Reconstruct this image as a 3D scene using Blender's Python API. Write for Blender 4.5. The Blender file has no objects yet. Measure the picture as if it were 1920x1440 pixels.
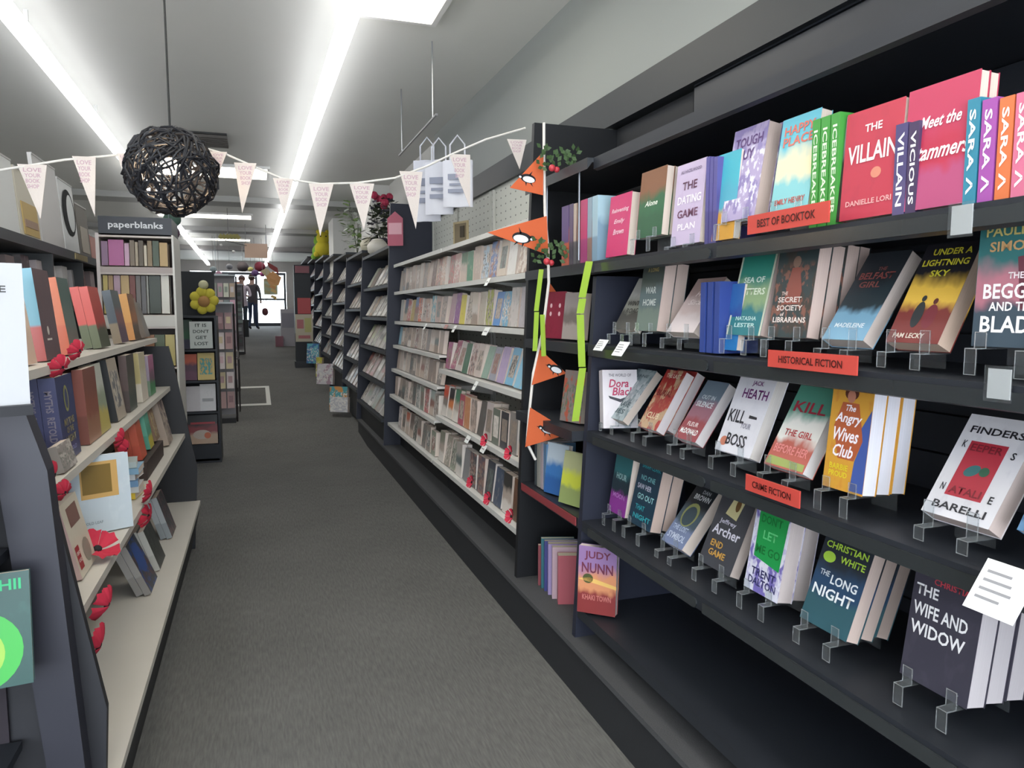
import bpy, math, random
from mathutils import Vector, Matrix
random.seed(7)
R = math.radians
scn = bpy.context.scene
C = scn.collection

# ------------------------------------------------------------------ camera
F_PX = 1380.0
YAW, PITCH, EYE = R(19.0957), R(5.5461), 1.45
FW = Vector((math.sin(YAW)*math.cos(PITCH), math.cos(YAW)*math.cos(PITCH), -math.sin(PITCH)))
RT = Vector((math.cos(YAW), -math.sin(YAW), 0))
UP = RT.cross(FW)
cam = bpy.data.cameras.new('camera'); cam_o = bpy.data.objects.new('camera', cam); C.objects.link(cam_o)
cam.sensor_fit = 'HORIZONTAL'; cam.sensor_width = 36; cam.lens = 36*F_PX/1920
cam.clip_start = .05; cam.clip_end = 200
m = Matrix((RT, UP, -FW)).transposed().to_4x4(); m.translation = (0, 0, EYE)
cam_o.matrix_world = m
scn.camera = cam_o

# ------------------------------------------------------------------ world, exposure
w = bpy.data.worlds.new('daylight'); scn.world = w; w.use_nodes = True
w.node_tree.nodes['Background'].inputs[0].default_value = (.86, .93, 1, 1)
w.node_tree.nodes['Background'].inputs[1].default_value = 7.5
scn.view_settings.view_transform = 'Standard'; scn.view_settings.look = 'None'
scn.view_settings.gamma = 1; scn.view_settings.exposure = 0.55
scn.view_settings.use_curve_mapping = False

# ------------------------------------------------------------------ helpers
def ray(u, v): return FW + RT*((u-960)/F_PX) - UP*((v-720)/F_PX)
O = Vector((0, 0, EYE))
def atX(u, v, x): d = ray(u, v); return O + d*(x/d.x)
def atY(u, v, y): d = ray(u, v); return O + d*(y/d.y)
def atZ(u, v, z): d = ray(u, v); return O + d*((z-EYE)/d.z)

def lin(c): return c/12.92 if c <= .04045 else ((c+.055)/1.055)**2.4
def rgb(h):
    """sRGB hex to linear, a touch greyed to put haze into every colour"""
    h = h.lstrip('#'); c = [int(h[i:i+2], 16)/255 for i in (0, 2, 4)]; g = sum(c)/3
    return tuple(lin((k+(g-k)*.14)*.96) for k in c)

MATS = {}
def mat(h, rough=.6, metal=0, name=None, spec=.4, emit=0, bump=0, scale=200, vary=0):
    key = (h, rough, metal, name, emit, bump, vary)
    if key in MATS: return MATS[key]
    M = bpy.data.materials.new(name or 'paint_'+h); M.use_nodes = True
    nt = M.node_tree; b = nt.nodes['Principled BSDF']
    b.inputs['Base Color'].default_value = (*rgb(h), 1); b.inputs['Roughness'].default_value = rough
    b.inputs['Metallic'].default_value = metal; b.inputs['Specular IOR Level'].default_value = spec
    if emit:
        b.inputs['Emission Color'].default_value = (*rgb(h), 1); b.inputs['Emission Strength'].default_value = emit
    if bump or vary:
        tc = nt.nodes.new('ShaderNodeTexCoord'); n = nt.nodes.new('ShaderNodeTexNoise'); n.inputs['Scale'].default_value = scale
        n.inputs['Detail'].default_value = 3
        nt.links.new(tc.outputs['Object'], n.inputs['Vector'])
        if bump:
            bp = nt.nodes.new('ShaderNodeBump'); bp.inputs['Strength'].default_value = bump; bp.inputs['Distance'].default_value = .004
            nt.links.new(n.outputs['Fac'], bp.inputs['Height']); nt.links.new(bp.outputs['Normal'], b.inputs['Normal'])
        if vary:
            mx = nt.nodes.new('ShaderNodeMix'); mx.data_type = 'RGBA'; c = rgb(h)
            mx.inputs['A'].default_value = (*[k*(1-vary) for k in c], 1); mx.inputs['B'].default_value = (*[min(1, k*(1+vary)) for k in c], 1)
            nt.links.new(n.outputs['Fac'], mx.inputs['Factor']); nt.links.new(mx.outputs['Result'], b.inputs['Base Color'])
    MATS[key] = M
    return M

def attr(nt, nm, col=True):
    a = nt.nodes.new('ShaderNodeAttribute'); a.attribute_type = 'OBJECT'; a.attribute_name = nm
    return a.outputs['Color'] if col else a.outputs['Fac']
def mixc(nt, fac, A, B):
    mx = nt.nodes.new('ShaderNodeMix'); mx.data_type = 'RGBA'
    nt.links.new(fac, mx.inputs['Factor']); nt.links.new(A, mx.inputs['A']); nt.links.new(B, mx.inputs['B'])
    return mx.outputs['Result']
def mth(nt, op, a, b=None, c=None):
    n = nt.nodes.new('ShaderNodeMath'); n.operation = op
    for i, x in enumerate((a, b, c)):
        if x is None: continue
        if isinstance(x, (int, float)): n.inputs[i].default_value = x
        else: nt.links.new(x, n.inputs[i])
    return n.outputs[0]
def step(nt, x, t, soft=.02):
    n = nt.nodes.new('ShaderNodeMapRange'); n.inputs['From Min'].default_value = t-soft; n.inputs['From Max'].default_value = t+soft
    nt.links.new(x, n.inputs['Value']); return n.outputs[0]
def art_mat(mode):
    """book cover print: colours ca, cb, cc and seed sd come from each book's own properties"""
    M = bpy.data.materials.new('cover_print_'+mode); M.use_nodes = True; nt = M.node_tree; b = nt.nodes['Principled BSDF']
    b.inputs['Roughness'].default_value = .38; b.inputs['Specular IOR Level'].default_value = .35
    A, B, Cc = attr(nt, 'ca'), attr(nt, 'cb'), attr(nt, 'cc'); sd = attr(nt, 'sd', False)
    tc = nt.nodes.new('ShaderNodeTexCoord'); sx = nt.nodes.new('ShaderNodeSeparateXYZ'); nt.links.new(tc.outputs['Generated'], sx.inputs[0])
    x, z = sx.outputs['X'], sx.outputs['Z']
    cm = nt.nodes.new('ShaderNodeCombineXYZ'); nt.links.new(x, cm.inputs[0]); nt.links.new(z, cm.inputs[2]); nt.links.new(sd, cm.inputs[1])
    def noise(s, d=2.0):
        n = nt.nodes.new('ShaderNodeTexNoise'); n.inputs['Scale'].default_value = s; n.inputs['Detail'].default_value = d
        nt.links.new(cm.outputs[0], n.inputs['Vector']); return n.outputs['Fac']
    if mode == 'plain':
        out = mixc(nt, mth(nt, 'MULTIPLY', step(nt, noise(6), .62, .05), .35), A, B)
    elif mode == 'bands':
        zz = mth(nt, 'ADD', z, mth(nt, 'MULTIPLY', mth(nt, 'SUBTRACT', noise(4), .5), .25))
        out = mixc(nt, step(nt, zz, .62, .08), mixc(nt, step(nt, zz, .34, .05), Cc, B), A)
    elif mode == 'blobs':
        o1 = mixc(nt, step(nt, noise(4.5), .53, .03), A, B)
        zc = mth(nt, 'ABSOLUTE', mth(nt, 'SUBTRACT', z, .45))
        msk = mth(nt, 'MULTIPLY', step(nt, noise(11, 4), .55, .03), mth(nt, 'SUBTRACT', 1, step(nt, zc, .33, .05)))
        out = mixc(nt, msk, o1, Cc)
    elif mode == 'frame':
        xm = mth(nt, 'SUBTRACT', 1, step(nt, mth(nt, 'ABSOLUTE', mth(nt, 'SUBTRACT', x, .5)), .36, .01))
        zm = mth(nt, 'SUBTRACT', 1, step(nt, mth(nt, 'ABSOLUTE', mth(nt, 'SUBTRACT', z, .5)), .3, .01))
        inner = mixc(nt, step(nt, noise(8, 3), .52, .03), B, Cc)
        out = mixc(nt, mth(nt, 'MULTIPLY', xm, zm), A, inner)
    nt.links.new(out, b.inputs['Base Color'])
    return M
ART = {k: art_mat(k) for k in ('plain', 'bands', 'blobs', 'frame')}
def pages_mat():
    M = bpy.data.materials.new('page_block'); M.use_nodes = True; nt = M.node_tree; b = nt.nodes['Principled BSDF']
    b.inputs['Roughness'].default_value = .85; b.inputs['Specular IOR Level'].default_value = .1
    tc = nt.nodes.new('ShaderNodeTexCoord'); mp = nt.nodes.new('ShaderNodeMapping'); mp.inputs['Scale'].default_value = (3, 900, 3)
    n = nt.nodes.new('ShaderNodeTexNoise'); n.inputs['Scale'].default_value = 1.0
    nt.links.new(tc.outputs['Object'], mp.inputs[0]); nt.links.new(mp.outputs[0], n.inputs['Vector'])
    P = attr(nt, 'pc'); dk = nt.nodes.new('ShaderNodeMix'); dk.data_type = 'RGBA'; dk.blend_type = 'MULTIPLY'
    dk.inputs['Factor'].default_value = 1; nt.links.new(P, dk.inputs['A'])
    nt.links.new(mth(nt, 'ADD', .9, mth(nt, 'MULTIPLY', n.outputs['Fac'], .36)), dk.inputs['B'])
    nt.links.new(dk.outputs['Result'], b.inputs['Base Color'])
    return M
PAGES = pages_mat()
def spine_mat():
    M = bpy.data.materials.new('spine_print'); M.use_nodes = True; nt = M.node_tree; b = nt.nodes['Principled BSDF']
    b.inputs['Roughness'].default_value = .4
    tc = nt.nodes.new('ShaderNodeTexCoord'); sx = nt.nodes.new('ShaderNodeSeparateXYZ'); nt.links.new(tc.outputs['Generated'], sx.inputs[0])
    nt.links.new(mixc(nt, step(nt, sx.outputs['Z'], .38, .015), attr(nt, 's2'), attr(nt, 's1')), b.inputs['Base Color'])
    return M
SPINE = spine_mat()
def clear_mat(name, tint='#dfe6ea', amount=.2):
    M = bpy.data.materials.new(name); M.use_nodes = True; nt = M.node_tree
    for n in list(nt.nodes):
        if n.type == 'BSDF_PRINCIPLED': nt.nodes.remove(n)
    out = nt.nodes['Material Output']; tr = nt.nodes.new('ShaderNodeBsdfTransparent'); tr.inputs[0].default_value = (.93, .95, .96, 1)
    gl = nt.nodes.new('ShaderNodeBsdfGlossy'); gl.inputs['Roughness'].default_value = .12; gl.inputs[0].default_value = (*rgb(tint), 1)
    df = nt.nodes.new('ShaderNodeBsdfDiffuse'); df.inputs[0].default_value = (*rgb(tint), 1)
    m0 = nt.nodes.new('ShaderNodeMixShader'); m0.inputs[0].default_value = .35; nt.links.new(gl.outputs[0], m0.inputs[1]); nt.links.new(df.outputs[0], m0.inputs[2])
    mx = nt.nodes.new('ShaderNodeMixShader'); fr = nt.nodes.new('ShaderNodeLayerWeight'); fr.inputs[0].default_value = .25
    nt.links.new(mth(nt, 'ADD', amount, mth(nt, 'MULTIPLY', fr.outputs['Facing'], .3)), mx.inputs[0])
    nt.links.new(tr.outputs[0], mx.inputs[1]); nt.links.new(m0.outputs[0], mx.inputs[2]); nt.links.new(mx.outputs[0], out.inputs[0])
    return M
CLEAR = clear_mat('clear_acrylic', amount=.035)
EDGE = clear_mat('acrylic_edge_glint', '#eef2f5', .45)  # whiter, denser mix painting bright edges on the clear stands
GLASS = clear_mat('window_glass', '#ffffff', .04)

class MB:
    """collects boxes, prisms and tubes, builds ONE mesh object"""
    def __init__(s): s.v = []; s.f = []; s.mi = []
    def add(s, vs, fs, mi=0):
        n = len(s.v); s.v += [tuple(a) for a in vs]; s.f += [tuple(i+n for i in f) for f in fs]; s.mi += [mi]*len(fs); return s
    def box(s, x0, x1, y0, y1, z0, z1, mi=0):
        return s.add([(x0,y0,z0),(x1,y0,z0),(x1,y1,z0),(x0,y1,z0),(x0,y0,z1),(x1,y0,z1),(x1,y1,z1),(x0,y1,z1)],
            [(0,3,2,1),(4,5,6,7),(0,1,5,4),(1,2,6,5),(2,3,7,6),(3,0,4,7)], mi)
    def prism(s, poly, a, b, axis='y', mi=0):
        """poly: 2-D outline; extruded along axis from a to b"""
        n = len(poly)
        def P(p, t): return {'y': (p[0], t, p[1]), 'x': (t, p[0], p[1]), 'z': (p[0], p[1], t)}[axis]
        vs = [P(p, a) for p in poly]+[P(p, b) for p in poly]
        return s.add(vs, [tuple(range(n)), tuple(range(2*n-1, n-1, -1))]+[(i, i+n, (i+1) % n+n, (i+1) % n) for i in range(n)], mi)
    def tube(s, pts, r, n=8, mi=0, rs=None):
        pts = [Vector(p) for p in pts]; base = len(s.v); ring = []
        for i, p in enumerate(pts):
            d = (pts[min(i+1, len(pts)-1)]-pts[max(i-1, 0)]).normalized()
            a = d.orthogonal().normalized() if i == 0 else (ring - d*ring.dot(d)).normalized()
            ring = a; b = d.cross(a); rr = rs[i] if rs else r
            for k in range(n):
                t = 2*math.pi*k/n; s.v.append(tuple(p+a*rr*math.cos(t)+b*rr*math.sin(t)))
        for i in range(len(pts)-1):
            for k in range(n):
                s.f.append((base+i*n+k, base+i*n+(k+1) % n, base+(i+1)*n+(k+1) % n, base+(i+1)*n+k)); s.mi.append(mi)
        s.f.append(tuple(base+k for k in range(n))[::-1]); s.mi.append(mi)
        s.f.append(tuple(base+(len(pts)-1)*n+k for k in range(n))); s.mi.append(mi)
        return s
    def ball(s, c, r, sx=1, sy=1, sz=1, n=10, m_=7, mi=0):
        base = len(s.v)
        for j in range(m_+1):
            ph = math.pi*j/m_
            for k in range(n):
                t = 2*math.pi*k/n
                s.v.append((c[0]+r*sx*math.sin(ph)*math.cos(t), c[1]+r*sy*math.sin(ph)*math.sin(t), c[2]+r*sz*math.cos(ph)))
        for j in range(m_):
            for k in range(n):
                s.f.append((base+j*n+k, base+(j+1)*n+k, base+(j+1)*n+(k+1) % n, base+j*n+(k+1) % n)); s.mi.append(mi)
        return s
    def mesh(s, name, mats):
        me = bpy.data.meshes.new(name); me.from_pydata(s.v, [], s.f)
        for mm in (mats if isinstance(mats, (list, tuple)) else [mats]): me.materials.append(mm)
        me.polygons.foreach_set('material_index', s.mi); me.update(); return me
    def build(s, name, mats, parent=None, smooth=False):
        me = s.mesh(name, mats)
        if smooth: me.polygons.foreach_set('use_smooth', [True]*len(me.polygons))
        return link(name, me, parent)
def link(name, me, parent=None):
    o = bpy.data.objects.new(name, me); C.objects.link(o)
    if parent is not None: o.parent = parent
    return o
def tag(o, label=None, cat=None, group=None, kind=None):
    if label: o['label'] = label
    if cat: o['category'] = cat
    if group: o['group'] = group
    if kind: o['kind'] = kind
    return o
def thing(name, label, cat, loc=(0, 0, 0), rot=(0, 0, 0), group=None):
    o = bpy.data.objects.new(name, None); C.objects.link(o); o.location = loc; o.rotation_euler = rot; o.empty_display_size = .05
    return tag(o, label, cat, group)
def struct(o): o['kind'] = 'structure'; return o
def dup(root, loc=None, rot=None, label=None, scale=None):
    def cp(o, par):
        c = o.copy(); C.objects.link(c); c.parent = par
        for ch in list(o.children): cp(ch, c)
        return c
    r = cp(root, None)
    if loc is not None: r.location = loc
    if rot is not None: r.rotation_euler = rot
    if scale is not None: r.scale = (scale,)*3
    if label: r['label'] = label
    return r
ORD = ['first', 'second', 'third', 'fourth', 'fifth', 'sixth', 'seventh', 'eighth', 'ninth', 'tenth', 'eleventh', 'twelfth', 'thirteenth',
       'fourteenth', 'fifteenth', 'sixteenth', 'seventeenth', 'eighteenth', 'nineteenth', 'twentieth']
ORD += ['%dth' % k for k in range(21, 60)]

# text cut from the built-in font, lying on a cover (XZ plane, facing -Y), 1 x 1 box centred on the origin
TXT = {}
def text_me(s, shear=0):
    if (s, shear) in TXT: return TXT[(s, shear)]
    cu = bpy.data.curves.new('lettering', 'FONT'); cu.body = s; cu.align_x = 'CENTER'; cu.shear = shear; cu.resolution_u = 2; cu.offset = .02
    ob = bpy.data.objects.new('t', cu); me = bpy.data.meshes.new_from_object(ob)
    bpy.data.objects.remove(ob)
    xs = [v.co.x for v in me.vertices]; ys = [v.co.y for v in me.vertices]
    x0, x1, y0, y1 = min(xs), max(xs), min(ys), max(ys)
    for v in me.vertices: v.co = ((v.co.x-(x0+x1)/2)/(x1-x0), 0, (v.co.y-(y0+y1)/2)/(y1-y0))
    me.name = 'lettering'; TXT[(s, shear)] = me
    return me
def letter(par, s, x, z, w, h, col, y=-.0018, shear=0, rot=0, name='lettering', axis='front', label=None):
    me = text_me(s, shear).copy(); me.materials.clear(); me.materials.append(mat(col, .5))
    o = link(name, me, par); o.location = (x, y, z); o.scale = (w, 1, h); o.rotation_euler = (0, rot, 0)
    if label: o['label'] = label
    return o
def flat(par, poly, col, y=-.0012, name='cover_picture', rough=.45):
    """a printed shape on a cover, outline in metres on the XZ plane"""
    me = bpy.data.meshes.new(name); me.from_pydata([(p[0], 0, p[1]) for p in poly], [], [tuple(range(len(poly)))]); me.materials.append(mat(col, rough))
    o = link(name, me, par); o.location.y = y; return o
def ell(cx, cz, rx, rz, n=18, rot=0):
    c, s = math.cos(rot), math.sin(rot)
    return [(cx+c*rx*math.cos(t)-s*rz*math.sin(t), cz+s*rx*math.cos(t)+c*rz*math.sin(t)) for t in (2*math.pi*k/n for k in range(n))]

# ------------------------------------------------------------------ palette
K = dict(black='#1d2026', blackmetal='#24272d', navy='#232a45', wshelf='#d2d1cc', cream='#c9bda6', page='#d2c2b6', wpage='#d6d3d8')
NAMES = [('#1d1d22', 'black'), ('#f2f2f2', 'white'), ('#8a8a8c', 'grey'), ('#b8232e', 'red'), ('#d9552a', 'orange'), ('#e3c62c', 'yellow'), ('#3c7a4a', 'green'),
         ('#9ad02c', 'lime'), ('#2b6f86', 'teal'), ('#7fb9d8', 'light blue'), ('#2c4a94', 'blue'), ('#232a45', 'navy'), ('#6a3f86', 'purple'), ('#b7a3c9', 'lilac'),
         ('#d63a78', 'pink'), ('#dca4a8', 'pale pink'), ('#7a4a34', 'brown'), ('#c9b08a', 'tan'), ('#d8cdb8', 'cream'), ('#6a1f35', 'maroon'), ('#3e4a40', 'dark green')]
def cname(h):
    c = [int(h.lstrip('#')[i:i+2], 16) for i in (0, 2, 4)]
    return min(NAMES, key=lambda n: sum((a-int(n[0][i:i+2], 16))**2 for a, i in zip(c, (1, 3, 5))))[1]

# ------------------------------------------------------------------ books
BOOKME = {}
def book_meshes(w, h, t, art):
    w, h, t = round(w, 3), round(h, 3), round(t, 3); key = (w, h, t, art)
    if key not in BOOKME:
        a = MB(); e = .0007
        a.box(-w/2, w/2, -e, 0, 0, h); a.box(-w/2, w/2, t, t+e, 0, h); a.box(-w/2-e, -w/2, -e, t+e, 0, h, 1)
        p = MB(); p.box(-w/2, w/2-.002, 0, t, .0015, h-.0015)
        BOOKME[key] = (a.mesh('cover', [ART[art], SPINE]), p.mesh('pages', PAGES))
    return BOOKME[key]
def book(loc, rotz, w, h, t, cols, art='plain', lean=0, roll=0, label='book', group=None, page=None, name='paperback_book', spine=None, lift=True):
    if lift: loc = (loc[0], loc[1], loc[2]+t*math.sin(lean))
    cm, pm = book_meshes(w, h, t, art)
    o = link(name, cm); tag(o, label, 'book', group)
    cols = list(cols)+[cols[-1]]*(3-len(cols))
    o['ca'], o['cb'], o['cc'] = [rgb(c) for c in cols[:3]]; o['sd'] = random.random()*40
    spine = spine or (cols[0], cols[2] if art == 'bands' else cols[0]); o['s1'], o['s2'] = rgb(spine[0]), rgb(spine[-1])
    o.matrix_world = Matrix.Translation(loc) @ Matrix.Rotation(rotz, 4, 'Z') @ Matrix.Rotation(-lean, 4, 'X') @ Matrix.Rotation(roll, 4, 'Y')
    p = link('pages', pm, o); p['pc'] = rgb(page or K['page'])
    return o
SIDE = {'R': -math.pi/2, 'L': math.pi/2}
def fit(bl, br, tl, X, z):
    """place a leaning, cover-out book whose bottom stands in plane X at height z"""
    a, b = atX(*bl, X), atX(*br, X)
    t = atY(*tl, a.y)
    lean = math.atan2(abs(t.x)-abs(X), t.z-a.z); h = math.hypot(t.x-X, t.z-a.z)
    return (a.y+b.y)/2, abs(a.y-b.y), max(.17, min(.29, h)), max(R(2), min(R(38), lean))
def pile(side, y, X, z, w, h, t, n, cols, art, lean, label, behind='copy', group=None, page=None, rz=0, roll=0, spine=None, lift=True):
    """n copies one behind another; returns the front one"""
    front = None; sg = 1 if X > 0 else -1; dt = (t+.0025)/math.cos(lean)
    for k in range(n):
        l = label if k == 0 else '%s copy back, %s' % (ORD[k], behind)
        o = book((X+sg*k*dt, y-(.004*((k*7) % 3-1) if k else 0), z), SIDE[side]+rz, w, h-.002*(k % 2), t, cols, art, lean, roll, l, group, page, spine=spine, lift=lift)
        if k == 0: front = o
    return front

# ------------------------------------------------------------------ room
Y0, Y1 = -2.4, 25.0           # shop front behind the viewer, far doors
ZC = 3.07
def floor_z(y): return 0 if y < 8 else (y-8)*.06
XL, XR = -3.0, 1.66
def carpet():
    M = bpy.data.materials.new('grey_carpet'); M.use_nodes = True; nt = M.node_tree; b = nt.nodes['Principled BSDF']
    b.inputs['Roughness'].default_value = .95; b.inputs['Specular IOR Level'].default_value = .1
    tc = nt.nodes.new('ShaderNodeTexCoord'); n = nt.nodes.new('ShaderNodeTexNoise'); n.inputs['Scale'].default_value = 130; n.inputs['Detail'].default_value = 6
    n2 = nt.nodes.new('ShaderNodeTexNoise'); n2.inputs['Scale'].default_value = 1.7
    mp = nt.nodes.new('ShaderNodeMapping'); mp.inputs['Scale'].default_value = (1, .12, 1)
    nt.links.new(tc.outputs['Object'], mp.inputs[0]); nt.links.new(mp.outputs[0], n.inputs['Vector']); nt.links.new(tc.outputs['Object'], n2.inputs['Vector'])
    f = mth(nt, 'ADD', mth(nt, 'MULTIPLY', n.outputs['Fac'], .75), mth(nt, 'MULTIPLY', n2.outputs['Fac'], .3))
    mx = nt.nodes.new('ShaderNodeMix'); mx.data_type = 'RGBA'; mx.inputs['A'].default_value = (*rgb('#3f4040'), 1); mx.inputs['B'].default_value = (*rgb('#7f7e7b'), 1)
    nt.links.new(f, mx.inputs['Factor']); nt.links.new(mx.outputs['Result'], b.inputs['Base Color'])
    bp = nt.nodes.new('ShaderNodeBump'); bp.inputs['Distance'].default_value = .003; bp.inputs['Strength'].default_value = .6
    nt.links.new(n.outputs['Fac'], bp.inputs['Height']); nt.links.new(bp.outputs['Normal'], b.inputs['Normal'])
    return M
CARPET = carpet()
f = MB(); f.prism([(Y0-.1, -.12), (Y1+6, -.12), (Y1+6, floor_z(Y1)), (Y1, floor_z(Y1)), (8, 0), (Y0-.1, 0)], XL-.1, XR+.1, 'x'); struct(f.build('floor', CARPET))
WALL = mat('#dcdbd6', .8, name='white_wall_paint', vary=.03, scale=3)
CEIL = mat('#deded9', .9, name='ceiling_paint', vary=.03, scale=2)
struct(MB().box(XL-.1, XR+.1, Y0-.1, Y1+.1, ZC, ZC+.1).build('ceiling', CEIL))
struct(MB().box(XR, XR+.1, Y0, Y1, -.1, ZC).build('wall_right', WALL))
struct(MB().box(XL-.1, XL, Y0, Y1, -.1, ZC).build('wall_left', WALL))
# far wall round the glazed doors
zf = floor_z(Y1)
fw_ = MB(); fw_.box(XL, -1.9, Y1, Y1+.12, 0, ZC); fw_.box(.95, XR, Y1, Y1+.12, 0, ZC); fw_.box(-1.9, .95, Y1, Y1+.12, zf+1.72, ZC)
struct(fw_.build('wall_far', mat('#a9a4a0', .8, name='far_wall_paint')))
for i, (x0, x1) in enumerate(((-1.9, -1.0), (-.98, -.02), (0, .94))):
    d = struct(bpy.data.objects.new('door_%d' % (i+1), None)); C.objects.link(d); d.location = (x0, Y1, zf)
    W = x1-x0; a = MB()
    a.box(0, .07, 0, .06, 0, 1.7); a.box(W-.07, W, 0, .06, 0, 1.7); a.box(.07, W-.07, 0, .06, 1.62, 1.7); a.box(.07, W-.07, 0, .06, 0, .1); a.box(.07, W-.07, 0, .06, .82, .88)
    a.build('door_frame', mat('#3d4249', .4, name='dark_aluminium'), d)
    MB().box(.07, W-.07, .025, .033, .1, .82).box(.07, W-.07, .025, .033, .88, 1.62).build('pane', GLASS, d)
# shop front behind the viewer: posts and glass, daylight comes in here
sf = MB(); sf.box(XL, XR, Y0-.08, Y0, 2.75, ZC); sf.box(XL, XR, Y0-.08, Y0, 0, .35)
for x in (XL, -1.45, .1, XR-.08): sf.box(x, x+.08, Y0-.08, Y0, .35, 2.75)
struct(sf.build('window_1', mat('#3d4249', .4, name='dark_aluminium')))
struct(MB().box(XL-.1, XR+.1, Y1+.2, Y1+6, zf-.02, zf+.03).build('floor_pavement', mat('#cfcfca', .9, name='pavement')))
# white pilaster and boxed column above the right hand shelves
struct(MB().box(1.3, XR, 13.2, 14.0, 0, ZC).build('trim_1', WALL))
struct(MB().box(1.42, XR, 9.6, 10.5, 1.9, ZC).build('trim_2', WALL))
# grey bulkhead over the white shelving and dark fascia under it
struct(MB().box(1.6, XR, -2, 6.8, 2.46, ZC).build('trim_3', mat('#8e9390', .6, name='grey_bulkhead')))
struct(MB().box(1.575, XR, -2, 6.8, 2.31, 2.46).build('trim_4', mat('#2c3034', .5, name='dark_fascia')))
# ceiling beams across the shop
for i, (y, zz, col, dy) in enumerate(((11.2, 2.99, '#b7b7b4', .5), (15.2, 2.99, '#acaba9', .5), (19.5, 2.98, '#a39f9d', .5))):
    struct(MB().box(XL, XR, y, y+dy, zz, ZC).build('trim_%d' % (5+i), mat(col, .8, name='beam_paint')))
# ducted strip lights
for i, (xa, ya, xb, yb, lab) in enumerate(((.53, -1.5, .33, 24.8, 'long white ceiling strip light over the right side of the aisle'),
                                           (-1.05, -1.5, -1.34, 24.8, 'long white ceiling strip light over the left hand shelves'))):
    t = thing('ceiling_light', lab, 'light', (xa, ya, ZC)); L = math.hypot(xb-xa, yb-ya); t.rotation_euler.z = math.atan2(-(xb-xa), yb-ya)
    hs = MB()
    for q in range(14): hs.box(-.01, .01, .4+q*1.95, .42+q*1.95, -.1, 0)
    hs.box(-.02, .02, 0, L, -.112, -.1); hs.build('housing', mat('#e6e6e4', .5, name='white_metal'), t)
    MB().box(-.042, .042, .02, L-.02, -.165, -.112).build('diffuser', mat('#fbfcff', .5, name='lit_diffuser', emit=5), t)
tl = []  # the near panels are added to brighten the aisle and shelves
for i, (x, y, W, L, lab) in enumerate(((-.55, 9.2, 1.5, .75, 'wide cream lit ceiling panel nearest beyond the woven lamp'), (-.75, 13.4, 1.5, .6, 'wide cream lit ceiling panel between the second and third beams'),
                                  (-.4, .1, 1.0, .6, 'added fill light panel above the near carpet'), (-.4, 2.2, 1.0, .6, 'added fill light panel above the near left shelves'),
                                  (.1, -1.4, 1.4, .8, 'added fill light panel just inside the shop front'), (.75, 1.1, .5, 1.6, 'added fill light panel above the aisle beside the black bookcase'), (.1, 5.2, 1.0, .5, 'lit ceiling panel high above the white shelving aisle') if False else (.75, 3.6, .5, 1.2, 'added fill light panel above the tote bag rail'),
                                  (-.75, 17.6, 1.4, .5, 'farthest lit ceiling panel before the doors'))):
    t = thing('ceiling_panel_light', lab, 'light', (x, y, ZC))
    a = MB(); a.box(-W/2, W/2, -L/2, -L/2+.03, -.03, 0); a.box(-W/2, W/2, L/2-.03, L/2, -.03, 0); a.box(-W/2, -W/2+.03, -L/2+.03, L/2-.03, -.03, 0); a.box(W/2-.03, W/2, -L/2+.03, L/2-.03, -.03, 0)
    a.build('frame', mat('#e6e6e4', .5, name='white_metal'), t)
    MB().box(-W/2+.03, W/2-.03, -L/2+.03, L/2-.03, -.02, -.001).build('diffuser', mat('#fff7e2', .5, name='warm_diffuser', emit=5 if i < 2 or i == 7 else 5), t)
v = thing('ceiling_vent', 'dark slatted air vent in the ceiling before the first beam', 'vent', (-.42, 7.6, ZC))
MB().box(-.22, .22, -.25, .25, -.015, 0).build('backing', mat('#3a3a3a', .8), v)
for k in range(6): MB().box(-.22, .22, -.22+k*.08, -.19+k*.08, -.04, -.015).build('slat', mat('#5a5550', .6), v)

# ------------------------------------------------------------------ raised carpeted ledge under the right hand shelving
LEDGE = .2
pl = thing('platform', 'low dark plinth under all the right-hand shelving', 'platform', (0, 0, 0)); 
MB().box(1.10, XR-.006, Y0+.3, 8.74, 0, LEDGE-.02).build('riser', mat('#24262a', .85, name='black_kick_board', bump=.2), pl)
MB().box(1.09, XR-.006, Y0+.3, 8.74, LEDGE-.02, LEDGE).build('top', mat('#46474a', .95, name='charcoal_carpet_top', bump=.4, vary=.2), pl)

BLK = mat('#252931', .45, name='black_shelf_metal', vary=.15, scale=8)
BLKP = mat('#25293a', .5, name='blue_black_panel', vary=.12, scale=5)
WHT = mat('#d5d4cf', .5, name='white_shelf_metal', vary=.03, scale=6)

def xfront(z): return 1.14 + max(0, min(1, (z-.35)/1.05))*.08       # lower shelves come further forward
def side_panel(par, y, x0, x1, z0, z1, m, xb=XR-.004, name='side_panel', t=.03):
    """upright end board, front edge runs from x0 at the bottom to x1 at the top"""
    return MB().prism([(x0, z0), (xb, z0), (xb, z1), (x1, z1)], y-t/2, y+t/2, 'y').build(name, m, par)

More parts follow.
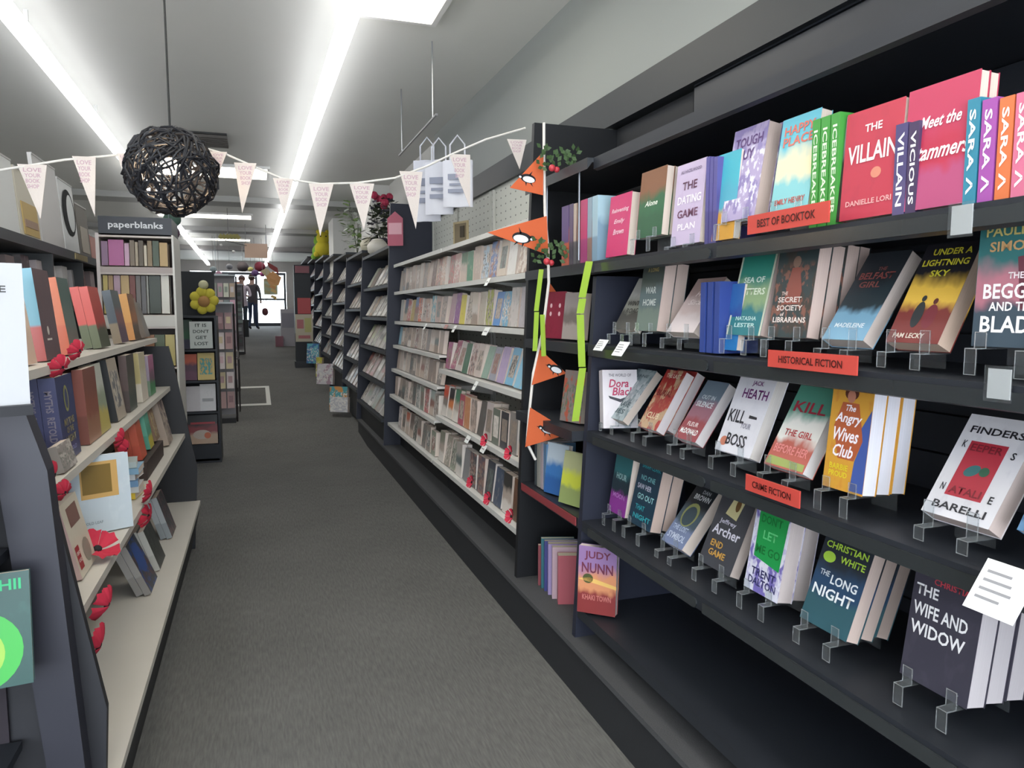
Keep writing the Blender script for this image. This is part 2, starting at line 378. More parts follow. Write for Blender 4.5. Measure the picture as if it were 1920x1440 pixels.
# ------------------------------------------------------------------ near right black bookcase
S = {1: 2.02, 2: 1.64, 3: 1.335, 4: 1.01, 5: .665, 6: .33}
YA, YB = -1.6, 2.52
bc = thing('bookcase', 'large near black slatwall bookcase filling the right of the picture', 'bookcase', (XR, YB, LEDGE))
bc.location = (0, 0, 0)
side_panel(bc, YB, 1.125, 1.20, LEDGE, 1.585, BLKP)
side_panel(bc, YA, 1.125, 1.21, LEDGE, 2.45, BLKP)
z = LEDGE
while z < 2.4:
    MB().box(1.60, 1.63, YA, YB-.015, z+.004, z+.098).build('slat', BLK, bc); z += .1
MB().box(1.63, XR-.004, YA, YB-.015, LEDGE, 2.45).build('back_panel', mat('#1b1e24', .7), bc)
for k, z in S.items():
    xf = 1.165 if k > 1 else 1.19
    xf -= max(0, 1.0-z)*.05
    ye = YB-.018 if z < 1.6 else YB; a = MB(); a.box(xf, 1.598, YA+.018, ye, z-.02, z-.004); a.prism([(xf, z-.02), (xf+.016, z-.02), (xf+.016, z-.05), (xf, z-.045)], YA+.018, ye)
    sh = a.build('shelf', BLK, bc)
    # clear ticket strips on the lip, each with a rounded near end
    yy = YB-.08
    for j, L in enumerate((.72, .95, .95)):
        if k in (1, 6): break
        r = .015
        poly = [(yy, z-.03-r), (yy, z-.03+r)] + [(yy-L+r-r*math.sin(t), z-.03+r*math.cos(t)) for t in [math.pi*q/6 for q in range(7)]]
        MB().prism(poly, xf-.006, xf-.0015, 'x').build('ticket_strip', mat('#2b3033', .25, name='clear_ticket_strip', spec=.8), sh); yy -= L+.03
# red category signs
def red_sign(txt, ya, yb, zc, xf, label, hh=.042, tilt=0):
    t = thing('category_sign', label, 'sign', (xf, (ya+yb)/2, zc), (tilt, 0, 0)); t.rotation_euler = (0, 0, -math.pi/2)
    W = abs(ya-yb)
    MB().box(-W/2, W/2, -.002, .002, -hh/2, hh/2).build('card', mat('#cf4238', .45, name='red_card'), t)
    letter(t, txt, 0, 0, W*.72, hh*.42, '#4a1512', y=-.0032)
    return t
def sign_at(txt, pl_, pr_, xf, label, hh):
    a, b = atX(*pl_, xf), atX(*pr_, xf); return red_sign(txt, a.y, b.y, (a.z+b.z)/2, xf, label, hh)
sign_at('BEST OF BOOKTOK', (1403, 418), (1555, 402), 1.148, 'red card sign with book trend heading on upper black shelf', .045)
sign_at('HISTORICAL FICTION', (1441, 675), (1608, 682), 1.148, 'red card sign reading historical fiction on black shelf', .04)
sign_at('CRIME FICTION', (1399, 908), (1500, 932), 1.145, 'red card sign reading crime fiction on black shelf', .04)
# price cards
def card(pl_, w, h, X, label, tilt=R(-35), rz=-math.pi/2, lines=4, group=None):
    p = atX(*pl_, X); t = thing('price_card', label, 'card', p); t.rotation_euler = (tilt, 0, rz)
    MB().box(-w/2, w/2, -.0008, .0008, -h, 0).build('card', mat('#e9eaee', .5, name='white_card'), t)
    q = MB()
    for k in range(lines): q.box(-w*.38, w*(.1+.07*(k % 3)), -.0016, -.0009, -h*(.25+.17*k), -h*(.2+.17*k))
    q.build('print_line', mat('#8c8c92', .7), t)
    return t
card((1133, 637), .07, .045, 1.14, 'white price card hanging left of another below historical novels')
card((1172, 641), .07, .055, 1.14, 'white price card hanging second below the historical novels')
card((1900, 1062), .085, .09, 1.13, 'large white price card at the right edge below the crime novels')
# stickers of security/price kind under shelves
for (u, v_, lab) in ((1805, 412, 'small clear ticket holder with white slip under upper black shelf'), (1875, 720, 'small silver ticket slip at right end of historical shelf')):
    p = atX(u, v_, 1.16); t = thing('ticket_holder', lab, 'ticket holder', p); t.rotation_euler.z = -math.pi/2
    MB().box(-.02, .02, -.003, -.001, -.025, .025).build('slip', mat('#c9c6c4', .3), t); MB().box(-.024, .024, -.006, -.004, -.03, .03).build('sleeve', CLEAR, t)

def stand(y, X, z, w, depth, lean, dip, label):
    """clear acrylic book stand: two hooked rails and a leaning back rest; the book sits .05 above the shelf"""
    t = thing('acrylic_stand', label, 'book stand', (X, y, z)); t.rotation_euler.z = -math.pi/2
    e = .002; g = .05; dz = -dip-.001
    for s in (-1, 1):
        cx = s*w*.33; r = MB(); hw = .0115; y0 = -.03
        r.box(cx-hw, cx+hw, y0, y0+e, -g, dz)                 # front drop
        r.box(cx-hw, cx+hw, y0, depth, dz-e, dz)              # rail the book stands on
        r.box(cx-hw, cx+hw, -.0075, -.0055, dz, .026)         # lip
        r.build('hooked_rail', CLEAR, t)
        q = MB(); k = .0013                                   # whiter bars paint the glint along the acrylic edges
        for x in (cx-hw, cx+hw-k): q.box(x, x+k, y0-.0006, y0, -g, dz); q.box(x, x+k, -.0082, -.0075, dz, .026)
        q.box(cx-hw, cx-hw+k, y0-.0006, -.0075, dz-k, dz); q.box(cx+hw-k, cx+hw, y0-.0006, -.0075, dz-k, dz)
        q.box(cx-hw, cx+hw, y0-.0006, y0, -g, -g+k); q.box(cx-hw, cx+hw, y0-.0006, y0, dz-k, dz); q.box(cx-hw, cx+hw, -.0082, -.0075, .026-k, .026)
        q.build('edge_glint', EDGE, t)
    sy = depth+.004; tn = math.tan(lean)
    MB().prism([(sy, -g), (sy+e, -g), (sy+e, dz), (sy+e+.1*tn, .1), (sy+.1*tn, .1), (sy, dz)], -w*.3, w*.3, 'x').build('back_rest', CLEAR, t)
    return t
BEHIND = {}
def front_book(key, bl, br, tl, z, cols, art, label, short, n=1, t=.034, page=None, wmin=.105, stand_=True, X=1.22, hfix=None, leanfix=None, name=None):
    y, w_, h, lean = fit(bl, br, tl, X, z)
    w_ = max(wmin, min(.155, w_))
    if hfix: h = hfix
    if leanfix is not None: lean = leanfix
    if z > 1.3: h = min(h, .222/math.cos(lean))
    o = pile('R', y, X, z, w_, h, t, n, cols, art, lean, label, short, page=page, lift=not stand_)
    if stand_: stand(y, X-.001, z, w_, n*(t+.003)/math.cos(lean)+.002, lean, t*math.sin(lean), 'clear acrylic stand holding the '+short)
    return o, w_, h
def T(o, w_, h, lines):
    for s, u, v_, fw2, fh, col, *r in lines:
        letter(o, s, (u-.5)*w_, v_*h, fw2*w_, fh*h, col, shear=(r[0] if r else 0))

# ---- row on shelf 4 (crime fiction above sign)
z4 = 1.065
o, a, h = front_book('red', (1196,796),(1230,811),(1252,690), z4, ('#b5302f','#c8a27e','#b8543f'), 'blobs', 'red and cream patterned paperback leaning, third from left, crime shelf', 'red patterned thriller', 2, page='#cdc4c6')
T(o, a, h, [('THE LAST', .5,.9,.7,.07,'#f0dfc8'),('BURIAL',.5,.6,.75,.1,'#7c1c1c'),('CLUB',.5,.22,.6,.1,'#f0d9b4')])
o, a, h = front_book('teal', (1135,777),(1167,795),(1199,689), z4, ('#a4b3b8','#7b9096','#c5cdd0'), 'blobs', 'grey-teal paperback leaning back steeply, second from left on crime shelf', 'grey-teal thriller', 1, .03)
T(o, a, h, [('JANE',.5,.86,.6,.07,'#5d7076'),('GRAVE',.5,.3,.7,.1,'#3f565e'),('LIES',.5,.16,.6,.09,'#3f565e')])
o, a, h = front_book('fleur', (1265,812),(1303,831),(1328,706), z4, ('#6d7f92','#a2697a','#a3474f'), 'bands', 'blue to red hazy landscape paperback left of the white thriller', 'blue and red outback thriller', 1, page='#cfc8c8')
T(o, a, h, [('OUT IN',.5,.72,.6,.07,'#d5dde6'),('SILENCE',.5,.6,.75,.09,'#e2e8ee'),('FLEUR',.5,.26,.5,.07,'#f0dede'),('McDONALD',.5,.14,.8,.09,'#ffffff')])
o, a, h = front_book('heath', (1333,840),(1414,860),(1384,700), z4, ('#d9d8e2','#cfcedb','#e4e3ea'), 'plain', 'white paperback with purple and black capitals, centre of crime shelf', 'white thriller with purple capitals', 1, .036, page='#c9c2bd', wmin=.15)
T(o, a, h, [('JACK',.56,.89,.3,.075,'#6a1f6e'),('HEATH',.58,.76,.68,.12,'#6a1f6e'),('KILL',.3,.46,.46,.16,'#2a2a33'),('YOUR',.62,.36,.28,.07,'#8c8a9c'),('BOSS',.5,.17,.55,.15,'#2a2a33')])
flat(o, [((.5-.5+.12)*a, .5*h), (.33*a, .49*h), (.34*a, .46*h), (.12*a, .46*h)], '#2a2a33'); flat(o, ell(-.33*a, .13*h, .1*a, .06*h), '#c8745a')
o, a, h = front_book('kill', (1433,865),(1505,882),(1503,718), z4, ('#4f9a85','#e4e2dc','#c25d4f'), 'bands', 'green, white and coral paperback with red title, right of white thriller', 'green and coral thriller', 1, .034, page='#d5d2d2')
T(o, a, h, [('KILL',.5,.74,.8,.13,'#a8243a'),('THE GIRL',.5,.42,.7,.08,'#c23a3a'),('BEFORE HER',.5,.22,.85,.1,'#ef8a86')])
flat(o, [(-.48*a,.02*h),(.48*a,.02*h),(.46*a,.1*h),(-.46*a,.12*h)], '#9fae5a')
o, a, h = front_book('angry', (1545,917),(1613,936),(1568,727), z4-.01, ('#d99a2e','#c9682c','#b9722f'), 'plain', 'orange and blue paperback with white script title beside thick white page edges', 'orange and blue script-title novel', 3, .036, page='#d9d8e2', wmin=.118)
flat(o, [(.18*a, .02*h), (.5*a, .02*h), (.5*a, .8*h), (.3*a, .62*h), (.36*a,.5*h), (.22*a,.3*h)], '#3a55a4')
flat(o, ell(-.02*a, .93*h, .17*a, .065*h), '#5a2a1e', y=-.0013); flat(o, ell(-.02*a, .9*h, .1*a, .06*h), '#c07a62', y=-.0015)
flat(o, [(-.22*a,.84*h),(.18*a,.84*h),(.3*a,.62*h),(.36*a,.5*h),(.2*a,.3*h),(-.2*a,.3*h),(-.38*a,.6*h)], '#b9572f', y=-.0011)
T(o, a, h, [('The',.5,.79,.24,.06,'#f4ecf4',.3),('Angry',.47,.68,.66,.12,'#f4ecf4',.3),('Wives',.45,.53,.62,.13,'#f4ecf4',.3),('Club',.42,.375,.5,.12,'#f4ecf4',.3),('BARBIE',.36,.22,.46,.055,'#e8d21e'),('PROUD',.36,.15,.46,.055,'#e8d21e')])
o, a, h = front_book('find', (1731,934),(1850,1000),(1841,767), z4, ('#cfcdd4','#b6b3be','#dcdae0'), 'plain', 'silver-grey paperback with red panel leaning at far right of crime shelf', 'silver thriller with red panel', 1, .04, page='#c5b2ac', wmin=.14, leanfix=R(33))
flat(o, [(-.3*a,.2*h),(.24*a,.2*h),(.24*a,.74*h),(-.3*a,.74*h)], '#b52638', y=-.0011)
flat(o, ell(-.08*a,.46*h,.12*a,.05*h,rot=.6), '#2e6a6c', y=-.0013); flat(o, ell(.09*a,.47*h,.07*a,.045*h,rot=-.6), '#2b5c44', y=-.0014)
T(o, a, h, [('FINDERS',.5,.85,.78,.07,'#23232b'),('K',.13,.7,.06,.07,'#23232b'),('EEPER',.47,.68,.46,.07,'#7c1a26'),('S',.86,.66,.06,.07,'#23232b'),('N',.13,.27,.06,.07,'#23232b'),('ATALI',.47,.26,.46,.07,'#7c1a26'),('E',.86,.24,.06,.07,'#23232b'),('BARELLI',.5,.1,.78,.07,'#23232b')])
# book of the heart-tongued title turned to the aisle at the left end of the row
o = book((1.255, 2.40, 1.02), R(-12), .13, .215, .05, ('#dcd5da','#d2c8cc','#e4dcdf'), 'plain', R(8), 0, 'white paperback with pink script title facing out at left end of crime shelf', page='#bfae9d')
letter(o, 'THE WORLD OF', 0, .195, .085, .011, '#77727a'); letter(o, 'Dora', -.005, .165, .075, .03, '#c3315c', shear=.2); letter(o, 'Black', .012, .135, .085, .03, '#c3315c', shear=.2)
flat(o, [(-.04,.11),(.0,.095),(.05,.115),(.055,.125),(.0,.107),(-.045,.12)], '#3a3a44'); flat(o, ell(.04,.09,.012,.03), '#3a3a44')
o = pile('R', atX(1925, 900, 1.22).y-.06, 1.22, z4, .14, .22, .03, 1, ('#4c7ba6','#2d5d8c','#88b0cc'), 'blobs', R(30), 'blue paperback cut by the right edge of the crime shelf', '')

# ---- row on shelf 5
z5 = .718
o, a, h = front_book('pur', (1141,954),(1171,969),(1158,844), z5, ('#2c6a70','#24343f','#8a2f93'), 'bands', 'teal to purple paperback at left end of lowest full black shelf', 'teal and purple novel', 2, .04)
T(o, a, h, [('HOUR',.5,.62,.6,.1,'#8fb6b8'),('MOON',.5,.3,.7,.08,'#b46cc0')])
o, a, h = front_book('ret', (1177,973),(1219,997),(1202,857), z5, ('#1f3b50','#1c4b5c','#284b60'), 'plain', 'dark teal paperback with cyan capitals beside thick page edges, low shelf', 'dark teal novel with cyan capitals', 2, .042, page='#bfa79b', wmin=.125)
T(o, a, h, [('SARAH CLARK',.55,.92,.8,.07,'#2aa7b4'),('NO ONE',.5,.74,.6,.08,'#6fb8c0'),('SAW HER',.42,.6,.6,.08,'#b7b9cf'),('GO OUT',.55,.45,.7,.09,'#8ec9cf'),('THAT',.4,.28,.4,.08,'#2aa7b4'),('NIGHT',.55,.14,.75,.08,'#2aa7b4')])
o, a, h = front_book('dan', (1241,1006),(1278,1028),(1309,903), z5, ('#22282f','#39505f','#6d7da6'), 'bands', 'black paperback with golden arch and silver capitals on low shelf', 'black thriller with golden arch', 1, .04)
flat(o, ell(-.02*a,.52*h,.33*a,.2*h), '#8a8f4e', y=-.0011); flat(o, ell(-.02*a,.5*h,.26*a,.16*h), '#2d4450', y=-.0013)
T(o, a, h, [('DAN',.6,.92,.35,.06,'#9aa0a4'),('BROWN',.55,.82,.7,.09,'#c9cdd0'),('THE LOST',.45,.28,.7,.08,'#b7c8e6'),('SYMBOL',.5,.14,.8,.1,'#c6d2ea')])
o, a, h = front_book('arch', (1309,1059),(1368,1083),(1363,917), z5, ('#3f4149','#3a3c44','#5a5a5e'), 'plain', 'charcoal paperback with silver name and gold title on low shelf', 'charcoal thriller with gold title', 1, .034, page='#b5a79f')
flat(o, [(-.22*a,.66*h),(.14*a,.62*h),(.24*a,.97*h),(-.06*a,.99*h)], '#c9bf8a', y=-.0011); flat(o, ell(.06*a,.8*h,.07*a,.08*h), '#6b4a22', y=-.0013)
T(o, a, h, [('Jeffrey',.45,.56,.5,.07,'#c4c3d6'),('Archer',.5,.45,.82,.12,'#d2d1e2'),('END',.36,.28,.36,.08,'#cf9a3c'),('GAME',.45,.17,.5,.08,'#cf9a3c')])
o, a, h = front_book('green', (1395,1096),(1457,1139),(1422,942), z5, ('#d7d6e8','#7266b8','#b9b4dc'), 'blobs', 'lilac paperback with bright green panel on low shelf', 'lilac novel with green panel', 2, .045, page='#c2b5b3', wmin=.13)
flat(o, [(-.36*a,.4*h),(.4*a,.33*h),(.46*a,.97*h),(-.38*a,.97*h)], '#17a04a', y=-.0011)
T(o, a, h, [('DON\'T',.5,.86,.6,.1,'#0d7a34'),('LET',.52,.68,.4,.1,'#57d07c'),('ME GO',.52,.5,.7,.1,'#0d7a34'),('TRENT',.5,.23,.7,.09,'#2b2a66'),('DALTON',.5,.12,.8,.09,'#2b2a66')])
o, a, h = front_book('long', (1500,1150),(1588,1172),(1552,993), z5, ('#252f3b','#25466a','#2f5a66'), 'bands', 'dark blue night paperback with lime name in front of pile on low shelf', 'dark blue night thriller', 3, .036, page='#c9b3a9', wmin=.145)
flat(o, ell(-.3*a,.76*h,.13*a,.062*h), '#a8d83a', y=-.0011)
T(o, a, h, [('CHRISTIAN',.5,.9,.86,.075,'#b3e03a'),('WHITE',.68,.78,.5,.075,'#b3e03a'),('THE',.22,.58,.2,.06,'#c9d6e0'),('LONG',.64,.54,.54,.1,'#dfe8ee'),('NIGHT',.5,.38,.84,.12,'#e8eef2')])
# ---- lower shelf 6: tops of books
z6 = .385
o, a, h = front_book('the', (1692,1330),(1800,1380),(1710,1085), z5, ('#3c3a48','#4a4655','#57303a'), 'plain', 'dark purple-grey paperback with white title at lower right corner', 'purple-grey novel at lower right', 3, .045, page='#bfb8bc', wmin=.15, hfix=.24, leanfix=R(8))
T(o, a, h, [('CHRISTIAN',.6,.86,.6,.05,'#c23a4a'),('THE',.22,.76,.34,.09,'#e6e6ea'),('WIFE AND',.45,.6,.8,.11,'#e6e6ea'),('WIDOW',.45,.44,.8,.11,'#e6e6ea')])

# ---- row on shelf 3 (historical fiction)
z3 = 1.39
o, a, h = front_book('h1', (1150,615),(1188,618),(1199,520), z3, ('#b9b8b4','#8f9188','#4d4c48'), 'bands', 'pale grey paperback leaning at left end of historical shelf', 'pale grey historical novel', 1, .03)
T(o, a, h, [('WINTER',.5,.5,.8,.09,'#3a3835'),('ROAD',.5,.36,.6,.09,'#3a3835')])
o, a, h = front_book('h2', (1192,618),(1231,622),(1209,493), z3, ('#4a5352','#586b72','#6f7f78'), 'bands', 'dark green-grey paperback second from left on historical shelf', 'green-grey historical novel', 2, .042, page='#c7b0a6')
T(o, a, h, [('A LONG',.5,.9,.5,.06,'#c5ad6a'),('WAR',.5,.6,.5,.1,'#c8d2d0'),('HOME',.5,.42,.6,.1,'#c8d2d0')])
o, a, h = front_book('h3', (1250,618),(1300,630),(1293,520), z3, ('#a58a86','#c9b4b4','#d5c7c9'), 'bands', 'pinkish brown paperback leaning steeply against page edges, historical shelf', 'pink-brown historical novel', 1, .03, leanfix=R(34), hfix=.2)
T(o, a, h, [('Her',.5,.7,.4,.09,'#e6d8d8',.3),('Sister',.5,.55,.6,.1,'#e6d8d8',.3)])
# blue copies: three spines out, one face out
for k, u in enumerate((1311, 1324, 1337)):
    p = atX(u, 644, 1.2)
    book((1.2+.066, p.y-.024, 1.337), 0, .13, .198, .022, ('#2d4494','#27408c','#3b62b4'), 'plain', 0, 0, '%s of three blue spines standing together on historical shelf' % ORD[k], 'blue copies on the historical shelf')
o, a, h = front_book('blue', (1349,640),(1372,644),(1358,517), 1.345, ('#2a66b4','#2b4a9c','#1f78c4'), 'bands', 'bright blue cover-out paperback beside the three blue spines', 'bright blue paperback', 1, .022, stand_=False, leanfix=R(7), wmin=.1)
o, a, h = front_book('hg', (1362,626),(1425,627),(1396,474), z3, ('#2c8c7c','#8fae7c','#2a7c86'), 'bands', 'green paperback with pale border on historical shelf', 'green bordered historical novel', 1, .04, page='#c2aba3')
for q in ([(-.5*a,.0*h),(-.5*a,h),(-.45*a,h),(-.45*a,0)], [(.45*a,0),(.45*a,h),(.5*a,h),(.5*a,0)], [(-.45*a,.97*h),(-.45*a,h),(.45*a,h),(.45*a,.97*h)]): flat(o, q, '#c6cdb8')
T(o, a, h, [('SEA OF',.5,.66,.6,.07,'#d5e8dc'),('LETTERS',.5,.52,.75,.08,'#e3efd8'),('NATASHA',.5,.2,.6,.05,'#b7e0de'),('LESTER',.5,.12,.6,.05,'#b7e0de')])
o, a, h = front_book('hs', (1440,632),(1512,632),(1465,465), z3, ('#39474a','#4a4440','#8c5a4c'), 'blobs', 'dark paperback with a standing woman, beside four stacked page edges', 'dark historical novel with woman', 4, .036, page='#c9b0a6', wmin=.135)
flat(o, ell(.0, .82*h, .1*a, .065*h), '#8a6a5c', y=-.0011); flat(o, [(-.1*a,.76*h),(.1*a,.76*h),(.22*a,.5*h),(.16*a,.36*h),(-.2*a,.36*h),(-.18*a,.55*h)], '#9c5246', y=-.0012)
T(o, a, h, [('THE',.3,.48,.16,.04,'#e8cfc6'),('SECRET',.45,.41,.6,.06,'#eedfd8'),('SOCIETY',.47,.32,.66,.06,'#eedfd8'),('of',.3,.25,.1,.04,'#eedfd8'),('LIBRARIANS',.5,.19,.84,.06,'#eedfd8')])
o, a, h = front_book('hb', (1545,635),(1614,637),(1632,472), z3, ('#2a2f36','#27363e','#6fa3c4'), 'bands', 'dark paperback with pale blue lower half, leaning left of fiery cover', 'dark and pale blue Irish novel', 1, .034, page='#c5b6ae', wmin=.12, leanfix=R(33))
T(o, a, h, [('THE',.55,.8,.2,.04,'#8a4c46'),('BELFAST',.5,.72,.8,.08,'#934a45'),('GIRL',.45,.62,.5,.07,'#8a4c46'),('MADELEINE',.5,.16,.7,.05,'#d6e6ee')])
o, a, h = front_book('hu', (1666,639),(1752,644),(1747,457), z3, ('#23222a','#e8b83c','#7c2a28'), 'bands', 'paperback with black sky, yellow capitals and flames, historical shelf', 'fiery yellow-lettered novel', 1, .038, page='#c7ab98', wmin=.122)
flat(o, ell(-.1*a,.28*h,.1*a,.13*h), '#222a30', y=-.0011); flat(o, ell(-.1*a,.44*h,.045*a,.03*h), '#222a30', y=-.0012); flat(o, ell(.14*a,.26*h,.12*a,.12*h), '#7a2230', y=-.0011); flat(o, ell(.14*a,.41*h,.045*a,.03*h), '#5a2020', y=-.0012)
T(o, a, h, [('UNDER A',.55,.91,.72,.065,'#d9d02c'),('LIGHTNING',.5,.8,.86,.065,'#d9d02c'),('SKY',.48,.69,.36,.065,'#d9d02c'),('PAM LECKY',.4,.07,.6,.05,'#d8c7b8')])
o, a, h = front_book('hp', (1838,644),(1950,650),(1858,409), z3, ('#2c6f70','#b86f80','#40505e'), 'bands', 'green and pink paperback with gold capitals at right edge of historical shelf', 'green and pink epic novel', 1, .045, page='#c5b6ae', wmin=.14)
T(o, a, h, [('PAULLINA',.52,.91,.86,.08,'#c9b866'),('SIMONS',.5,.79,.7,.08,'#c79a62'),('THE',.52,.56,.2,.05,'#f0e6ea'),('BEGGAR',.54,.44,.86,.12,'#f2f0f4'),('AND THE',.5,.32,.6,.07,'#f2f0f4'),('BLADE',.5,.18,.8,.13,'#f2f0f4')])
flat(o, [(.02*a,.7*h),(.4*a,.74*h),(.48*a,.3*h),(.1*a,.3*h)], '#6a3040', y=-.0011)

# ---- row on shelf 2
z2 = 1.64
def spine(u0, u1, ytop, col, lab, z=z2, X=1.2, w_=.13, txt=None, tc='#ffffff', col2=None, page=None, grp='spine-out paperbacks on the upper black shelf'):
    um = (u0+u1)/2; d = ray(u0, 500); a = O+d*(X/d.x); d = ray(u1, 500); b = O+d*(X/d.x)
    top = atX(um, ytop, X).z; h = max(.17, min(.24, top-z)); a.y = min(a.y, 3.178); t = max(.01, a.y-b.y-.002)
    o = book((X+w_/2, b.y+.001, z), 0, w_, h, t, (col, col2 or col, col2 or col), 'bands' if col2 else 'plain', 0, 0, lab, grp, page)
    if txt:
        hold = letter(o, txt, 0, 0, h*.8, t*.55, tc, name='spine_lettering'); hold.matrix_local = Matrix.Translation((-w_/2-.0015, t/2, h*.5)) @ Matrix.Rotation(-math.pi/2, 4, 'Z') @ Matrix.Rotation(math.pi/2, 4, 'Y') @ Matrix.Diagonal((h*.8, 1, t*.55, 1))
    return o
for i, (u0, u1, yt, c1, c2) in enumerate(((1053,1066,378,'#57407a','#c9573c'),(1067,1074,378,'#5a4b6e','#4a4452'),(1075,1080,382,'#b9aa9a','#5c5a60'),(1081,1087,380,'#8c6a58','#4a4a4e'),(1088,1100,374,'#c93a72','#a83a78'),(1101,1109,352,'#8da3b4','#8a6a60'),(1110,1120,348,'#9fc2d2','#7a9cb4'))):
    spine(u0, u1, yt, c1, '%s %s spine from the left end of upper black shelf' % (ORD[i], cname(c1)), col2=c2)
def face2(bl, br, tl, cols, art, label, short, n=1, t=.03, lean=R(5), hfix=.225, wmin=.12, z=z2+.052, st=True, page=None):
    y, w_, h, l = fit(bl, br, tl, 1.2, z); w_ = max(wmin, min(.16, w_))
    o = pile('R', y, 1.2, z, w_, hfix, t, n, cols, art, lean, label, short, page=page, lift=not st)
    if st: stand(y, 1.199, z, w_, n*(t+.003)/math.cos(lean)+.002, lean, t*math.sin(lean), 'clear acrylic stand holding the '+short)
    return o, w_, hfix
o, a, h = face2((1128,468),(1185,450),(1122,347), ('#d6336f','#c23a78','#e05a86'), 'plain', 'hot pink paperback with white script at left of upper black shelf', 'hot pink romance', 1, .03, hfix=.215, z=z2+.004, st=False, wmin=.15)
T(o, a, h, [('Reinventing',.52,.74,.8,.09,'#f3c9da',.3),('Emily',.52,.56,.5,.09,'#f3c9da',.3),('Brown',.52,.4,.5,.09,'#f3c9da',.3)])
o, a, h = face2((1193,455),(1240,443),(1205,325), ('#8a5a3c','#2f6a45','#2c6040'), 'bands', 'green paperback with orange flower top on upper black shelf', 'green romance', 2, .025, hfix=.215, wmin=.12)
T(o, a, h, [('Alone',.5,.5,.5,.08,'#e6efe2',.3)])
o, a, h = face2((1258,446),(1312,430),(1247,308), ('#c2b0d2','#b7a0c8','#8a78a4'), 'plain', 'lilac paperback with dark red and white title on upper black shelf', 'lilac romance', 1, .03, hfix=.24, wmin=.135, z=z2+.01)
T(o, a, h, [('ALI HAZELWOOD',.5,.9,.7,.04,'#7a6a8c'),('THE',.5,.72,.5,.1,'#5c2e4c'),('DATING',.52,.55,.8,.1,'#efe8f2'),('GAME',.5,.38,.7,.1,'#6a3a58'),('PLAN',.5,.22,.6,.08,'#efe8f2')])
for i, (u0, u1) in enumerate(((1320,1326),(1327,1333),(1334,1341))): spine(u0, u1, 296, '#57519a', '%s of three purple-blue spines right of lilac cover' % ORD[i], col2='#4c4688')
o, a, h = face2((1344,428),(1364,424),(1340,293), ('#3fb0c6','#4aa8c4','#d99a30'), 'bands', 'cyan and amber paperback on upper black shelf behind the hockey romance', 'cyan and amber romance', 1, .02, hfix=.235, wmin=.1, st=False, z=z2+.004)
o, a, h = face2((1361,420),(1404,412),(1368,275), ('#a99ac4','#8a7cb4','#d9d6ea'), 'blobs', 'lilac and white paperback with purple title on upper black shelf', 'lilac and white hockey romance', 2, .04, hfix=.245, wmin=.14, page='#bda79e', lean=R(9))
T(o, a, h, [('TOUGH',.5,.84,.8,.11,'#5b3a78'),('GUY',.45,.7,.5,.11,'#5b3a78')])
o, a, h = face2((1448,386),(1511,372),(1470,240), ('#5cb9cf','#e8dcb4','#7cc4cc'), 'bands', 'beach scene paperback in pale blue and cream on upper black shelf', 'pale blue beach romance', 1, .03, wmin=.13, lean=R(8))
T(o, a, h, [('HAPPY',.5,.86,.8,.1,'#d86a5a'),('PLACE',.5,.74,.8,.1,'#d86a5a'),('EMILY HENRY',.5,.1,.8,.06,'#c84a3e')])
for i, (u0, u1) in enumerate(((1514,1528),(1530,1546),(1548,1564))): spine(u0, u1, 205, '#3f9c3c', '%s of three bright green spines on upper black shelf' % ORD[i], txt='ICEBREAKER', tc='#d8f0d0')
o, a, h = face2((1567,385),(1588,380),(1570,250), ('#8a8a98','#3a2c30','#2c2022'), 'bands', 'dark paperback with a face, right of the green spines', 'dark portrait romance', 1, .02, wmin=.11, st=False, z=z2+.004)
o, a, h = face2((1592,380),(1663,366),(1592,240), ('#c4384c','#b5364a','#a83a48'), 'plain', 'red paperback titled in white capitals on upper black shelf', 'red villain romance', 1, .03, wmin=.15, st=False, z=z2+.004, lean=R(3))
T(o, a, h, [('THE',.5,.82,.3,.07,'#f2e4e4'),('VILLAIN',.5,.6,.86,.17,'#f2e4e4'),('DANIELLE LORI',.5,.15,.8,.05,'#e8a8a8')]); flat(o, ell(.1*a,.4*h,.09*a,.05*h), '#d8826a')
spine(1668, 1690, 235, '#4c4478', 'navy-purple spine with white capitals beside red villain cover', txt='VILLAIN', col2='#5a5080')
spine(1692, 1711, 232, '#46365c', 'dark purple spine with white capitals left of crimson cover', txt='VICIOUS')
o, a, h = face2((1714,358),(1790,345),(1712,210), ('#c43a5c','#c2304c','#b84a78'), 'bands', 'crimson paperback with white slanted script on upper black shelf', 'crimson romance', 2, .02, wmin=.15, st=False, z=z2+.004, lean=R(3), hfix=.23)
T(o, a, h, [('Meet the',.5,.7,.6,.1,'#f3dfe4',.4),('Stammers',.52,.46,.85,.13,'#f3dfe4',.4)])
for u0, u1, c, tx, nm in ((1797,1821,'#2c86a4','SARA','teal'),(1824,1852,'#a44aa8','SARA','violet'),(1856,1883,'#e2703c','SARA','orange'),(1886,1914,'#d8688c','SARA','rose')):
    spine(u0, u1, 190, c, '%s spine with white letters at right of upper black shelf' % nm, txt='SARA MAAS Λ'.replace(' MAAS', ''), w_=.14)

